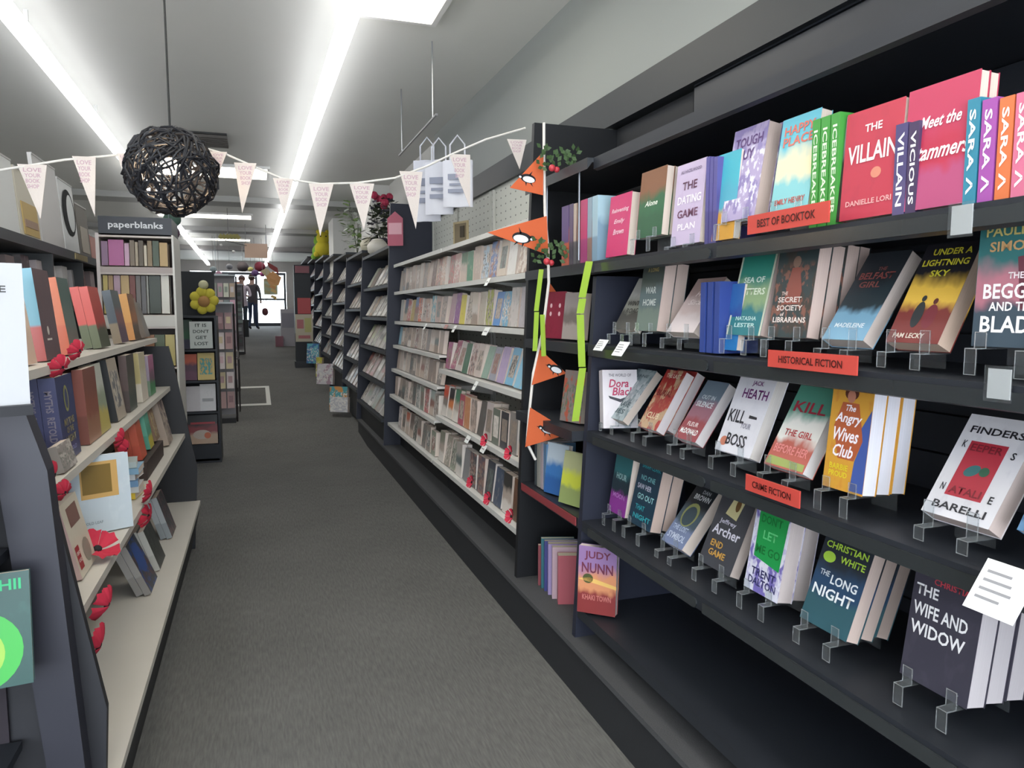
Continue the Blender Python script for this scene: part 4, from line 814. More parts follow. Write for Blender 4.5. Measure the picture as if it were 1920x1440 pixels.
sprig = thing('berry_sprig', 'artificial green sprig with red berry tied to the tape', 'sprig', atY(1020, 470, 2.8)); rr = random.Random(3); a = MB()
for k in range(46):
    p = Vector((rr.uniform(-.04, .12), rr.uniform(-.03, .02), rr.uniform(-.04, .04))); d = Vector((rr.uniform(-1, 1), -.2, rr.uniform(-1, 1))).normalized()*.028; s_ = d.cross(Vector((0, 1, 0))).normalized()*.009
    a.add([p, p+d*.5+s_, p+d, p+d*.5-s_], [(0, 1, 2, 3)])
tag(a.build('foliage', mat('#3e5a30', .6), sprig), kind='stuff'); MB().ball((0, -.03, -.045), .014).ball((.02, -.03, -.05), .012).build('berry', mat('#c4303c', .4), sprig, True)
tag(dup(sprig, atY(1030, 296, 2.8), label='artificial green sprig at the very top of the tape'))

# ------------------------------------------------------------------ woven lamp
lp = atY(322, 322, 3.0); Rl = .15
t = thing('pendant_lamp', 'black woven twig ball lamp hanging at upper left', 'lamp', lp); rr = random.Random(11)
wv = MB()
for k in range(95):
    ax = Vector((rr.gauss(0, 1), rr.gauss(0, 1), rr.gauss(0, 1))).normalized(); u = ax.orthogonal().normalized(); v2 = ax.cross(u); a0 = rr.uniform(0, 6.28); sp = rr.uniform(2.2, 4.6); off = rr.uniform(-.55, .55)
    pts = []
    for q in range(15):
        t_ = a0+sp*q/14; r1 = math.sqrt(1-off*off); wob = 1+.05*math.sin(q*1.3+k)
        pts.append((u*math.cos(t_)*r1+v2*math.sin(t_)*r1+ax*(off+.1*math.sin(q*.9+k)))*Rl*wob)
    wv.tube(pts, .0042, 5)
wv.build('woven_shade', mat('#17181f', .55, name='black_rattan'), t)
MB().ball((.0, 0, .02), .032).build('bulb', mat('#ffd9b0', .3, name='warm_bulb', emit=22), t, True); MB().tube([(0, 0, .04), (0, 0, .09)], .016, 10).build('socket', mat('#2a2a2a', .4), t)
MB().tube([(0, 0, .09), (0, 0, ZC-lp.z)], .004, 6).build('flex', mat('#1d1d1d', .6), t)
L = bpy.data.lights.new('bulb_light', 'POINT'); L.energy = 3; L.color = (1, .75, .5); L.shadow_soft_size = .03; lo = bpy.data.objects.new('bulb_light', L); C.objects.link(lo); lo.parent = t; lo.location = (0, 0, -.02)

# ------------------------------------------------------------------ left hand tiered shelving
CRM = mat('#c7c2b8', .55, name='cream_shelf_laminate', vary=.04, scale=5)
LY0, LY1 = 1.95, 4.82
LS = [(1.30, -.56), (1.01, -.50), (.72, -.43), (.30, -.36)]
lu = thing('tiered_shelf_unit', 'cream four-tier sloping book shelving along the left of the aisle', 'shelving')
for z, x in LS: MB().box(-1.02, x, LY0, LY1, z-.025, z).build('shelf', CRM, lu)
MB().prism([(-1.02, 0), (-.42, 0), (-.36, .27), (-1.02, .27)], LY0, LY1-.02).build('base', mat('#1b1c1f', .7), lu)
MB().box(-1.06, -1.02, LY0, LY1, 0, 1.5).build('back_board', mat('#6a4a40', .7, name='brown_back_board'), lu)
for y in (LY0-.02, LY1+.01): MB().prism([(-1.06, 0), (-.40, 0), (-.37, .5), (-.47, 1.1), (-.50, 1.25), (-1.06, 1.25)], y-.012, y+.012).build('end_board', mat('#23242a', .5, name='black_end_board'), lu)
MB().prism([(-.47, .2), (-.40, .2), (-.45, 1.1), (-.49, 1.25), (-.56, 1.25)], LY0-.09, LY0-.034).build('edge_post', mat('#2c2d38', .45, name='blue_black_edge'), lu)
# end shelf facing the viewer
ec = thing('end_shelf', 'black open end shelf at the lower left corner facing the viewer', 'shelving')
for z in (.92, .46): MB().box(-1.05, -.545, LY0-.34, LY0-.046, z-.02, z).build('shelf', BLK, ec)
MB().box(-1.08, -1.05, LY0-.34, LY0-.035, 0, 1.22).build('side_board', BLK, ec)
MB().box(-1.05, -.57, LY0-.045, LY0-.036, .0, 1.22).build('back_panel', mat('#241c26', .6), ec)
o = book((-.575, LY0-.2, .66), R(8), .2, .24, .02, ('#1e4a46','#2c5c54','#173f3c'), 'plain', R(8), 0, 'dark green large book with lime ring at the bottom left corner', name='large_book')
o.location.z = .66
MB().box(-1.05, -.575, LY0-.3, LY0-.035, .635, .655).build('shelf', BLK, ec)
letter(o, 'OKASHII', .02, .215, .13, .024, '#1fb872'); flat(o, ell(0, .08, .085, .085, 28), '#2fae3c', y=-.0012); flat(o, ell(-.01, .075, .062, .062, 28), '#8fbf3c', y=-.0016); flat(o, ell(-.015, .07, .042, .045, 24), '#123a38', y=-.002)
t = thing('plush_toy', 'pink and grey rounded toy on the black end shelf at the left edge', 'toy', (-.66, LY0-.2, .924)); MB().ball((0,0,.17), .1, sz=1.1).build('head', mat('#d97ab4', .9), t, True); MB().tube([(0,0,0),(0,0,.09),(0,0,.12)], .1, 12, rs=[.09,.11,.05]).build('body', mat('#a9a3b0', .9), t, True)
# white booklet stack standing at the near top corner
t = thing('leaflet_stack', 'large white leaflets standing at far left edge before the shelving', 'leaflets', (-.60, 1.60, 1.27)); t.rotation_euler.z = R(25)
for k in range(3): MB().box(-.2, .19-.006*k, .012*k, .012*k+.006, 0, .275-.005*k).build('leaflet', mat('#b6b8bd', .6, name='white_paper'), t)
letter(t, 'E', .155, .225, .012, .013, '#3a3a3a', y=-.001); MB().box(-.2, .19, -.02, .06, -.02, 0).build('rest', mat('#23242a', .5), t)

X2 = -.535
def lbook(bl, br, tl, X, z, cols, art, label, n=1, t=.035, spine=None, wmin=.12, wmax=.2, lab2='', hfix=None, page=None, name=None):
    y, w_, h, lean = fit(bl, br, tl, X, z)
    w_ = max(wmin, min(wmax, w_)); h = hfix or (min(h, .25) if X == X2 else h)
    near = min(atX(*bl, X).y, 4.66 if 'far end of top' in label else 4.5)
    o = pile('L', near+w_/2, X, z, w_, h, t, n, cols, art, lean, label, lab2, page=page, spine=spine); return o, w_, h
X1 = -.60; X2 = -.535
lb = [((30,693),(84,680),(-10,505),('#e6e2da','#e9cdb4','#d8b8a0'),'bands','white and peach hardback at near end of top cream shelf',1,.03,None),
 ((88,679),(115,664),(58,505),('#5a4248','#4a3a48','#3c3440'),'plain','maroon-brown hardback with blue and red spine, top cream shelf',1,.035,('#6aa6bc','#b8504c')),
 ((133,652),(152,645),(103,507),('#46605c','#5a6a62','#6a6258'),'bands','dark green hardback with vivid orange spine, top cream shelf',1,.05,('#d2683c','#cf5c38')),
 ((190,640),(218,632),(162,524),('#c4433c','#b83c38','#4c5240'),'bands','red-topped hardback with dark green foot, top cream shelf',2,.03,('#d8483c','#5c6440')),
 ((228,630),(243,625),(205,530),('#5c6468','#8a5a5c','#5c4458'),'bands','slate and maroon hardback beyond the red-topped pair, top cream shelf',1,.035,('#4a5560','#8c7a60')),
 ((253,622),(266,618),(236,535),('#8a5a3c','#a8683c','#5c4a3c'),'bands','brown hardback with amber spine, top cream shelf',1,.05,('#dc9840','#d0883c')),
 ((267,618),(282,615),(243,542),('#8a7a6c','#a08a78','#6c6460'),'plain','fawn hardback beyond the amber spine, top cream shelf',1,.03,('#7a4a30','#6a4430')),
 ((281,615),(300,609),(259,552),('#7c7672','#6c6866','#8a8480'),'plain','grey hardback at the far end of top cream shelf',1,.03,('#dcc4b4','#d4b8a8'))]
for bl, br, tl, c, art, lab, n, t_, sp in lb:
    o, a, h = lbook(bl, br, tl, X1, 1.302, c, art, lab, n, t_, sp, lab2='behind the '+lab.split(',')[0])
    if 'blue and red' in lab: flat(o, ell(-.02, .09, .012, .014, 10), '#cfc8c0'); flat(o, [(-.045,.06),(.01,.06),(.01,.066),(-.045,.066)], '#cfc8c0')
    if 'peach' in lab: flat(o, ell(-.04, .06, .05, .045, 12), '#a89a94'); flat(o, ell(-.055, .05, .025, .03, 10), '#6a5c58', y=-.0016)
X2 = -.535
o, a, h = lbook((124,882),(168,858),(102,722), X2, 1.012, ('#2e3866','#28325e','#343e6c'), 'plain', 'dark blue hardback with gold emblem, near end of second cream shelf', 2, .042, ('#4a4f7a','#474b76'), lab2='blue hardback pair')
flat(o, ell(0, h*.72, .028, .04), '#8a8a4c', y=-.0012); flat(o, ell(0, h*.72, .018, .03), '#3a4468', y=-.0016)
letter(o, 'MYTHS', 0, h*.45, a*.6, .022, '#9a8f62'); letter(o, 'OF THE', 0, h*.35, a*.4, .018, '#9a8f62'); letter(o, 'NIGHT', 0, h*.24, a*.6, .022, '#9a8f62'); letter(o, 'RETOLD', .0, h*.12, a*.5, .012, '#8c90c8')
for k, b_ in enumerate([c for c in C.objects if c.get('label') in (o['label'], 'second copy back, blue hardback pair')]):
    hold = letter(b_, 'MYTHS  RETOLD', 0, 0, 1, 1, '#8c8494', name='spine_lettering'); hold.matrix_local = Matrix.Translation((-a/2-.0016, .021, h*.55)) @ Matrix.Rotation(-math.pi/2, 4, 'Z') @ Matrix.Rotation(math.pi/2, 4, 'Y') @ Matrix.Diagonal((h*.6, 1, .02, 1))
o = book((-.505, atX(126,886,-.505).y+.05, 1.012), SIDE['L'], .15, .075, .02, ('#8f8782','#b7b0aa','#6c7268'), 'blobs', R(14), 0, 'small grey floral gift book lying before the blue hardbacks', name='gift_book')
for bl, br, tl, c, art, lab, sp in (((170,856),(192,842),(152,696),('#7c4438','#8c4c3c','#9c6a50'),'bands','brick-brown hardback beside the blue pair, second cream shelf',('#8a4a40','#7a4238')),
 ((190,840),(216,808),(160,678),('#b8bcb0','#8c9a80','#b8a850'),'bands','pale hardback with green and yellow foot, second cream shelf',('#c9bfae','#c2b8a4')),
 ((222,796),(240,778),(196,672),('#b0a290','#6c6c70','#c9bfae'),'frame','cream collage-cover hardback with black spine, second cream shelf',('#1f2226','#1f2226')),
 ((245,776),(270,752),(238,668),('#4a443f','#585a50','#46504a'),'bands','dark grey-green hardback after the collage cover, second cream shelf',('#5a4440','#4a3c38')),
 ((268,752),(284,736),(258,660),('#c9bf9c','#d4ccb8','#d8ccbc'),'bands','cream and gold hardback toward far end, second cream shelf',('#b8a86c','#cfc6b4')),
 ((283,737),(305,712),(276,662),('#b46a90','#7c5a6c','#3f8a54'),'bands','pink and green book at far end of second cream shelf',('#9a8aa0','#6a8a70'))):
    lbook(bl, br, tl, X2, 1.012, c, art, lab, 1, .03, sp, lab2='')
X3 = -.47
o, a, h = lbook((150,1012),(190,990),(120,922), X3, .722, ('#cdc3ae','#c4baa2','#d4cbb8'), 'plain', 'cream hardback with red panel and brown picture, third cream shelf', 2, .022, ('#c8a8a4','#c4a49c'), hfix=.21, wmax=.19, lab2='cream hardback with red panel')
flat(o, [(-.08,.02),(-.04,.02),(-.04,.085),(-.08,.085)], '#a83034'); flat(o, [(-.05,.135),(.06,.135),(.06,.19),(-.05,.19)], '#7c5448'); flat(o, ell(.03,.05,.04,.035,12), '#8a8878'); letter(o, 'GREAT', -.06, .065, .032, .01, '#e8d8cc'); letter(o, 'NOVELS', -.06, .045, .032, .01, '#e8d8cc')
o = book((-.50, 2.70, .722), R(28), .185, .255, .03, ('#c4d2dc','#d2dde4','#b8cad6'), 'plain', R(5), 0, 'pale blue hardback with golden square picture facing out, third cream shelf', page='#d8dce0')
flat(o, [(-.06,.115),(.055,.115),(.055,.235),(-.06,.235)], '#d8a85c'); flat(o, [(-.055,.13),(.035,.13),(.035,.225),(-.055,.225)], '#8a6c2c', y=-.0016); letter(o, 'GOLD LEAF', -.03, .035, .06, .009, '#8c9aa4')
for k, (c, w2, d2, dx) in enumerate((('#d8b82c', .2, .15, 0), ('#c9cfd0', .19, .14, .005), ('#5a8ab8', .2, .15, -.004), ('#d8dcdc', .17, .13, .0), ('#7aa8c8', .19, .15, .008), ('#a8b8b8', .18, .13, -.006))):
    q = book((-.56+dx, 3.28, .724+.026*k+.022), 0, d2, w2, .022, (c,), 'plain', 0, 0, '%s book lying %s from the bottom of the flat stack' % (cname(c), ORD[k]), 'flat stack on the third cream shelf', spine=(c, c))
    q.matrix_world = Matrix.Translation((-.46+dx, 3.22, .722+.0245*(k+1))) @ Matrix.Rotation(R(90+6*(k % 3-1)), 4, 'Z') @ Matrix.Rotation(R(-90), 4, 'X') @ Matrix.Translation((0, 0, 0))
rs = MB().box(-.66, -.47, 3.5, 4.1, .722, .80).build('riser_block', mat('#3a2a26', .6)); tag(rs, 'dark brown riser block under the orange spines, third cream shelf', 'riser')
o = pile('L', 3.60, -.49, .803, .14, .175, .03, 3, ('#cf5436','#c84a34','#d8623c'), 'plain', R(9), 'orange paperback in front of three, on the brown riser', 'orange trio on the brown riser', spine=('#d05438','#c84c34'))
o = pile('L', 3.86, -.49, .803, .13, .172, .035, 1, ('#5cb094','#4aa084','#c8b83c'), 'bands', R(9), 'mint green paperback beside the orange trio on the brown riser', '', spine=('#5cb094','#4aa084'))
o = pile('L', 4.08, -.49, .803, .13, .172, .04, 1, ('#8a6a50','#c4b060','#b8a48c'), 'blobs', R(12), 'brown and yellow checked book on far end of brown riser', '')
o = pile('L', 4.45, -.47, .722, .2, .24, .05, 2, ('#a89484','#5c4a50','#c4b8a8'), 'blobs', R(12), 'patterned brown book at the far end of third cream shelf', 'patterned brown book')
for bl, br, tl, c, lab, sp in (((284,1124),(304,1096),(236,1038),('#3a4048','#2c4c8c','#6a3c3c'),'black book with blue globe, nearest on the lowest cream shelf',('#a09c98','#8c8884')),
 ((300,1062),(318,1040),(268,990),('#2c3030','#3c4440','#2a2c2c'),'black and green book, middle of the lowest cream shelf',('#c4c4bc','#b4b4ac')),
 ((322,990),(340,968),(292,915),('#34383c','#6a4a50','#3c4450'),'dark book with red patch, farthest on the lowest cream shelf',('#aab0b4','#8c9498'))):
    o, a, h = lbook(bl, br, tl, -.44, .302, c, 'blobs', lab, 2, .025, sp, lab2=lab.split(',')[0]+' pile', wmin=.17)
    if 'globe' in lab: flat(o, ell(.0, h*.62, a*.34, a*.34), '#2c4f98')
# poppies
def poppy(loc, r, label, rot=(0, 0, 0)):
    t = thing('fabric_poppy', label, 'poppy', loc, rot, 'red fabric poppies'); rr = random.Random(label)
    for k in range(5):
        th = k*1.2566+rr.uniform(-.2, .2); me = MB(); n = 5; vs = []; fs = []
        for i in range(n+1):
            for j in range(7):
                s_ = (j/6-.5)*1.5; q = i/n; rad = r*q*(1-.18*abs(s_))
                vs.append((rad*math.cos(th+s_*.75), rad*math.sin(th+s_*.75), r*(.42*q*q)+r*.09*math.sin(j*2.4+k)*q+.002*k))
        fs = [(i*7+j, i*7+j+1, (i+1)*7+j+1, (i+1)*7+j) for i in range(n) for j in range(6)]
        me.add(vs, fs).build('petal', mat('#c8203c', .75, name='red_felt', vary=.15, scale=30), t, True)
    MB().ball((0, 0, r*.14), r*.2, sz=.6).build('centre', mat('#1c1a1e', .8), t, True); return t
P0 = poppy((-.47, 2.42, .745), .062, 'largest red poppy lying open on the near third cream shelf', (R(25), R(25), 0))
for (x, y, z, s_, rx, ry, lab) in ((-.40, 2.05, .60, .9, 60, 30, 'red poppy hanging at the bottom near corner of the cream shelving'), (-.39, 2.12, .68, .8, 70, 20, 'red poppy just above the lowest near one'), (-.39, 2.95, .70, .8, 40, 60, 'red poppy on the edge of third cream shelf below the pale blue book'),
    (-.40, 3.08, .76, .75, 60, 50, 'red poppy pair, upper one, by the flat book stack'), (-.485, 2.08, 1.045, .6, 40, 60, 'red poppy at near end of second cream shelf below blue hardbacks'), (-.48, 2.14, .985, .55, 60, 40, 'small red poppy just under the second cream shelf end'),
    (-.45, 2.85, 1.01, .62, 50, 60, 'red poppy on second cream shelf edge under the green-footed book'), (-.46, 2.98, .95, .6, 60, 60, 'red poppy dangling below the second cream shelf edge'), (-.53, 2.42, 1.29, .62, 50, 50, 'red poppy under the blue-spined maroon hardback, top cream shelf'),
    (-.52, 2.6, 1.33, .58, 50, 60, 'red poppy on top cream shelf beside the orange spine')):
    dup(P0, (x, y, z), (R(rx), R(ry), R(x*300)), lab, s_)
for (u, v_, X, lab) in ((916,826,1.14,'red poppy on lower near row edge of the white shelving'), (962,850,1.14,'red poppy nearest on the lower near row edge'), (889,904,1.12,'red poppy farthest on the lowest white shelf edge'), (922,935,1.12,'red poppy middle of three on the lowest white shelf edge'), (964,968,1.12,'red poppy nearest of three on the lowest white shelf edge')):
    p = atX(u, v_, X); dup(P0, (p.x-.01, p.y, p.z), (0, R(-75), R(10)), lab, .62)

# wall cabinet behind the tiers with white boards on top
wc = thing('wall_shelf_unit', 'dark long wall shelf behind the cream tiers carrying white boards', 'shelving')
MB().box(-1.5, -1.05, 2.6, 6.46, 1.775, 1.825).build('top_shelf', mat('#3f4347', .5, name='charcoal_shelf'), wc); MB().box(-1.5, -1.06, 2.6, 6.3, 1.46, 1.49).build('shelf', mat('#3f4347', .5, name='charcoal_shelf'), wc)
MB().box(-1.54, -1.5, 2.6, 6.3, 0, 1.8).build('back_panel', mat('#a8a4a0', .7), wc); MB().box(-1.5, -1.07, 2.6, 6.3, 0, .9).build('base', mat('#3a3a3e', .7), wc)
for y in (4.75, 5.5, 6.28): MB().box(-1.5, -1.06, y, y+.02, .9, 1.775).build('upright', mat('#3f4347', .5, name='charcoal_shelf'), wc)
MB().box(-1.052, -1.046, 5.25, 5.6, 1.782, 1.818).build('label_strip', mat('#b8a470', .6), wc)
row(1.49, 2.7, 6.2, ['#b9a6a8','#8a5a5c','#d8d4d4','#e0dcdc','#cfccca','#c4b8bc','#5a5254','#6a5c5c','#8a2c44','#c46858','#3c3c40','#b8bcc4','#c4c8d0'], 'wall shelf behind the cream tiers', .25, X=-1.1, side='L', lean=(3, 7), t=(.03, .05), group='large books on the wall shelf', arts=('plain', 'bands'), fillp=.95)
def board(name, cat, y0, y1, z1, col, label, x=-1.12, th=.02, lean=4):
    t = thing(name, label, cat, (x, (y0+y1)/2, 1.827), (0, 0, math.pi/2)); W = y1-y0; t.rotation_euler = (R(-lean), 0, math.pi/2)
    MB().box(-W/2, W/2, 0, th, 0, z1-1.827).build('board', mat(col, .6, name='board_'+col), t)
    e = MB(); e.box(-W/2, W/2, -.003, 0, z1-1.837, z1-1.827); e.box(-W/2, W/2, -.003, 0, 0, .01); e.build('rim', mat('#bcbcb8', .6), t); return t
board('display_board', 'board', 3.3, 4.42, 2.22, '#dcdedb', 'large white board at far left on the dark wall shelf')
t = board('art_print', 'picture', 4.45, 4.81, 2.2, '#cfc8b4', 'cream and amber picture card between white boards'); MB().box(-.14, .14, -.005, -.001, .03, .2).build('picture_patch', mat('#c9a860', .6), t); MB().box(-.12, .12, -.008, -.005, .07, .11).build('stripe', mat('#a4846c', .6), t)
board('display_board', 'board', 4.84, 5.35, 2.34, '#cfccc9', 'plain pale grey board beside the amber picture')
t = board('ring_frame', 'picture', 5.38, 5.77, 2.3, '#e0e1df', 'white board with a black ring on the wall shelf'); flat(t, ell(0, .27, .165, .15, 28), '#1c1f21', y=-.006, name='ring', rough=.9); flat(t, ell(.03, .27, .1, .12, 28), '#c9cdcc', y=-.008, name='ring_hole')
t = board('framed_picture', 'picture', 5.8, 6.15, 2.2, '#6a645c', 'dark framed picture at far end of wall shelf'); MB().box(-.11, .11, -.005, -.001, .04, .22).build('picture', mat('#a89c8c', .6), t)
t = board('framed_picture', 'picture', 6.18, 6.42, 2.02, '#c88a80', 'small coral picture last on the wall shelf')

# ------------------------------------------------------------------ notebook display with header sign
nd = thing('notebook_display', 'pale acrylic notebook display with dark header sign beyond the cream tiers', 'display', (-.70, 5.2, 0)); W = .205
MB().box(-W, W+.005, .0, .4, 1.94, 2.045).build('header', mat('#252a35', .4, name='header_navy'), nd)
h_ = letter(nd, 'paperblanks', .005, 1.99, .31, .052, '#d8dade', y=-.003)
MB().box(-W-.02, -W, 0, .42, 0, 1.94).build('side_panel', mat('#c8beba', .4), nd); MB().box(W, W+.012, 0, .42, 0, 1.94).build('side_panel', mat('#d6d4cc', .4), nd)
MB().box(-W, W, .38, .4, 0, 1.94).build('back_panel', mat('#8a7f7c', .6), nd)
for z in (1.93, 1.735, 1.70, 1.435, 1.36, 1.1, .84): MB().box(-W, W, 0, .38, z-.012, z).build('shelf', mat('#c8bcb4', .4), nd)
MB().box(-W, W, -.004, 0, 1.36, 1.43).build('price_panel', mat('#cfccc4', .5), nd); MB().box(-W, W, -.004, 0, 1.70, 1.735).build('shelf_lip', mat('#b0a29c', .5), nd)
def ndrow(z, items, where, ylist=None):
    x = -.70-W+.005
    for k, (c, wd, hh) in enumerate(items):
        o = book((x+wd/2, 5.215, z+.003), 0, wd-.005, hh, .12 if wd > .06 else .1, (c, c, c), 'plain', R(3), 0, '%s notebook, %s from left, %s of the notebook display' % (cname(c), ORD[k], where), name='notebook'); x += wd
ndrow(1.735, [('#8a6a88',.04,.15),('#b05a92',.09,.16),('#c49ab4',.03,.14),('#7a6a58',.03,.16),('#a89880',.02,.15),('#5c5040',.03,.16),('#c8bca4',.02,.13),('#8a7454',.03,.16),('#4a5a48',.04,.16),('#b89860',.05,.15)], 'top shelf')
ndrow(1.435, [('#b8a458',.03,.24),('#a8885c',.03,.24),('#b090a0',.04,.24),('#c0a068',.05,.24),('#7a3c34',.035,.24),('#6a6460',.03,.24),('#5c5a5c',.03,.24),('#8a8c84',.015,.24),('#3a443a',.07,.24),('#d2cfc2',.05,.25)], 'second shelf')
ndrow(1.1, [('#8c8070',.08,.2),('#6a4a3c',.08,.2),('#7c4a38',.06,.2),('#9a6a48',.06,.2),('#5c6a50',.06,.2),('#c0b068',.06,.2)], 'third shelf')
ndrow(.84, [('#8c8070',.1,.22),('#6a5a5c',.12,.2),('#b86a90',.09,.22),('#8a4038',.09,.21)], 'fourth shelf')

# ------------------------------------------------------------------ black tiered display before the rising floor
bd = thing('display_stand', 'black tall display stand with white sign card and face-out books', 'display', (-.53, 7.6, 0))
MB().box(-.17, -.15, 0, .34, 0, 1.42).build('side_panel', BLK, bd); MB().box(.15, .17, 0, .34, 0, 1.42).build('side_panel', BLK, bd); MB().box(-.15, .15, .3, .32, 0, 1.85).build('back_panel', mat('#20242a', .6), bd)
for z in (.04, .18, .5, .8, 1.1, 1.42): MB().box(-.15, .15, .0, .3, z-.02, z).build('shelf', BLK, bd)
MB().box(-.15, .15, .0, .01, .0, .16).build('kick_board', BLK, bd)
sg = thing('sign_card', 'white framed card with bold black words on the black display stand', 'sign', (-.50, 7.585, 1.11)); MB().box(-.1, .1, 0, .008, 0, .255).build('card', mat('#c8cfc9', .5), sg)
for k, (s, w_) in enumerate((('IT IS', .1), ("DON'T", .14), ('GET', .1), ('LOST', .12))): letter(sg, s, 0, .22-.058*k, w_, .032, '#46504c', y=-.002)
for x, z, c, w_, h_2, art, lab in ((-.613, .80, ('#c9583c','#5a3c50','#6a4058'), .12, .25, 'bands', 'orange and purple book left on black stand middle tier'), (-.47, .80, ('#d0b868','#4a9a94','#c8a85c'), .15, .26, 'frame', 'yellow and teal patterned book right on black stand middle tier'),
      (-.603, .50, ('#c4c0c4','#cfccd0','#b8b4b8'), .14, .24, 'plain', 'pale grey book left on black stand lower tier'), (-.465, .50, ('#d4d4d6','#c8c8ca','#dcdcde'), .14, .26, 'plain', 'white book right on black stand lower tier'),
      (-.53, .18, ('#23262c','#8c3038','#b89a80'), .28, .28, 'bands', 'black boxed game with red band at the bottom of black stand'), (-.629, 1.1, ('#2a4438','#1f5a3a','#2c2c44'), .09, .28, 'bands', 'dark green book left of the white sign card')):
    o = book((x, 7.62, z+.002), 0, w_, h_2, .03, c, art, R(8), 0, lab)
    if 'right on black stand lower' in lab: MB().box(-.05, .05, -.003, -.001, .09, .12).build('print_line', mat('#a4a6aa', .6), o)
    if 'boxed game' in lab: flat(o, ell(.0, .09, .08, .045), '#b8a89c'); flat(o, [(-.1,.19),(.12,.19),(.12,.21),(-.1,.21)], '#a82c38'); flat(o, ell(.05, .08, .03, .03), '#c8603c', y=-.0016)
t = thing('plush_toy', 'yellow flower-shaped plush on top of the black display stand', 'toy', (-.47, 7.72, 1.425))
for k in range(7): th = k*.9; MB().ball((.085*math.cos(th), 0, .14+.085*math.sin(th)), .05, sy=.6).build('petal', mat('#d8c83c', .9), t, True)
MB().ball((0, -.02, .13), .055, sy=.7).build('face', mat('#b8864c', .9), t, True); MB().ball((0, 0, .29), .045).build('top_knot', mat('#c9c49a', .9), t, True)
t = thing('gift_bag', 'small blue-white gift bag hanging above the black display stand', 'bag', (-.70, 7.2, 1.85)); MB().box(-.06, .06, 0, .05, 0, .14).build('bag_body', mat('#b4c0d8', .6), t); MB().tube([(-.03,.02,.14),(0,.02,.2),(.03,.02,.14)], .004, 5).tube([(0,.02,.2),(0,.02,ZC-1.85)], .003, 5).build('handle', mat('#8a90a0', .6), t)
t = thing('hanging_ornament', 'dark and mauve ornament hanging right of the notebook display', 'ornament', (-.68, 7.3, 2.08)); MB().ball((0,0,.08), .06).build('body', mat('#5c3c54', .6), t, True); MB().ball((0,0,.2), .075).build('green_top', mat('#4a6a5c', .7), t, True); MB().tube([(0,0,.25),(0,0,ZC-2.08)], .003, 5).build('thread', mat('#888888', .6), t)

# ------------------------------------------------------------------ card racks further down the left of the aisle
def rack(loc, W, H, label, pal, nx, nz, grp, topb='#8c8a90'):
    t = thing('card_rack', label, 'card rack', loc)
    MB().box(-W/2, W/2, .08, .1, .1, H).build('back_panel', mat(topb, .6), t)
    for s in (-1, 1): MB().tube([(s*(W/2+.015), .09, 0), (s*(W/2+.015), .09, H)], .012, 8).build('post', mat('#3a3436', .4, .3), t)
    MB().box(-W/2, W/2, 0, .25, 0, .06).build('base', mat('#2a2a2e', .6), t); rr = random.Random(label)
    MB().box(-W/2-.01, W/2+.01, -.02, .1, H, H+.02).build('top_rail', mat('#b9c4cc', .5), t)
    for i in range(nx):
        for k in range(nz):
            c = rr.choice(pal); x = -W/2+(i+.5)*W/nx; z = .18+(k+.02)*(H-.25)/nz
            o = thing('greeting_card', '%s greeting card, %s column, %s row up, %s' % (cname(c), ORD[i], ORD[k], grp), 'card', (loc[0]+x, loc[1]+.015, loc[2]+z), (R(-7), 0, 0), 'greeting cards on the '+grp)
            hh = (H-.25)/nz*.84; w2 = W/nx*.86
            MB().box(-w2/2, w2/2, 0, .006, 0, hh).build('card', mat(c, .5), o); MB().box(-w2*.3, w2*.3, -.002, 0, hh*.35, hh*.75).build('picture_patch', mat(rr.choice(pal), .5), o)
    return t
pal1 = ['#c4a4ae', '#c9b8b4', '#b8b49c', '#9aa89a', '#d4ccd0', '#a890a0', '#c0a890', '#8c9a9c']
rack((-.42, 9.6, floor_z(9.6)), .29, 1.46, 'low rack of pink and cream cards beside the aisle', ['#c9a8b0','#b08c8c','#c4b490','#a8888c','#d0c4c4','#8c6a70'], 3, 5, 'low pink rack')
rack((-.46, 12.0, floor_z(12)), .34, 1.76, 'tall rack of pale floral cards behind the low pink rack', pal1+['#dca8c0','#d8dcc8'], 4, 6, 'tall floral rack')
rack((-.75, 13.6, floor_z(13.6)), .62, 1.75, 'wide card rack of green and lilac cards before the counter', ['#9aac8c', '#b8c0a0', '#a8a4c0', '#8cb4ac', '#c4c4b4', '#b0b46c', '#8c94a4'], 5, 6, 'wide green rack')
rack((-.42, 17.0, floor_z(17)), .3, 1.5, 'dark narrow card rack near the doors', ['#3c4a48', '#5c5c64', '#6c7c78', '#443c44', '#8c9494'], 2, 5, 'dark narrow rack')
t = thing('wrapped_gift', 'pink and mint gift wrap bundle leaning on the tall floral rack', 'gift', (-.36, 10.4, floor_z(10.4)+.72)); 
for k, c in enumerate(('#d8a8bc', '#cfdcc4', '#d8b8b0', '#c8b4bc')): MB().tube([(.03*k-.05, .02*k, 0), (.03*k-.04, .02*k, .42+.05*(k % 2))], .028, 10).build('wrap_roll', mat(c, .5), t)
rk = thing('roll_bin', 'grey wire bin holding the gift wrap bundle', 'bin', (-.36, 10.4, floor_z(10.4)))
for s in ((-.12,-.08),(.12,-.08),(-.12,.1),(.12,.1)): MB().tube([(s[0], s[1], 0), (s[0], s[1], .8)], .008, 6).build('leg', mat('#4a4648', .4, .5), rk)
MB().box(-.13, .13, -.09, .11, .69, .71).build('tray', mat('#6a6668', .5), rk); MB().box(-.13, .13, -.1, -.09, .72, .8).build('rim', mat('#6a6668', .5), rk)
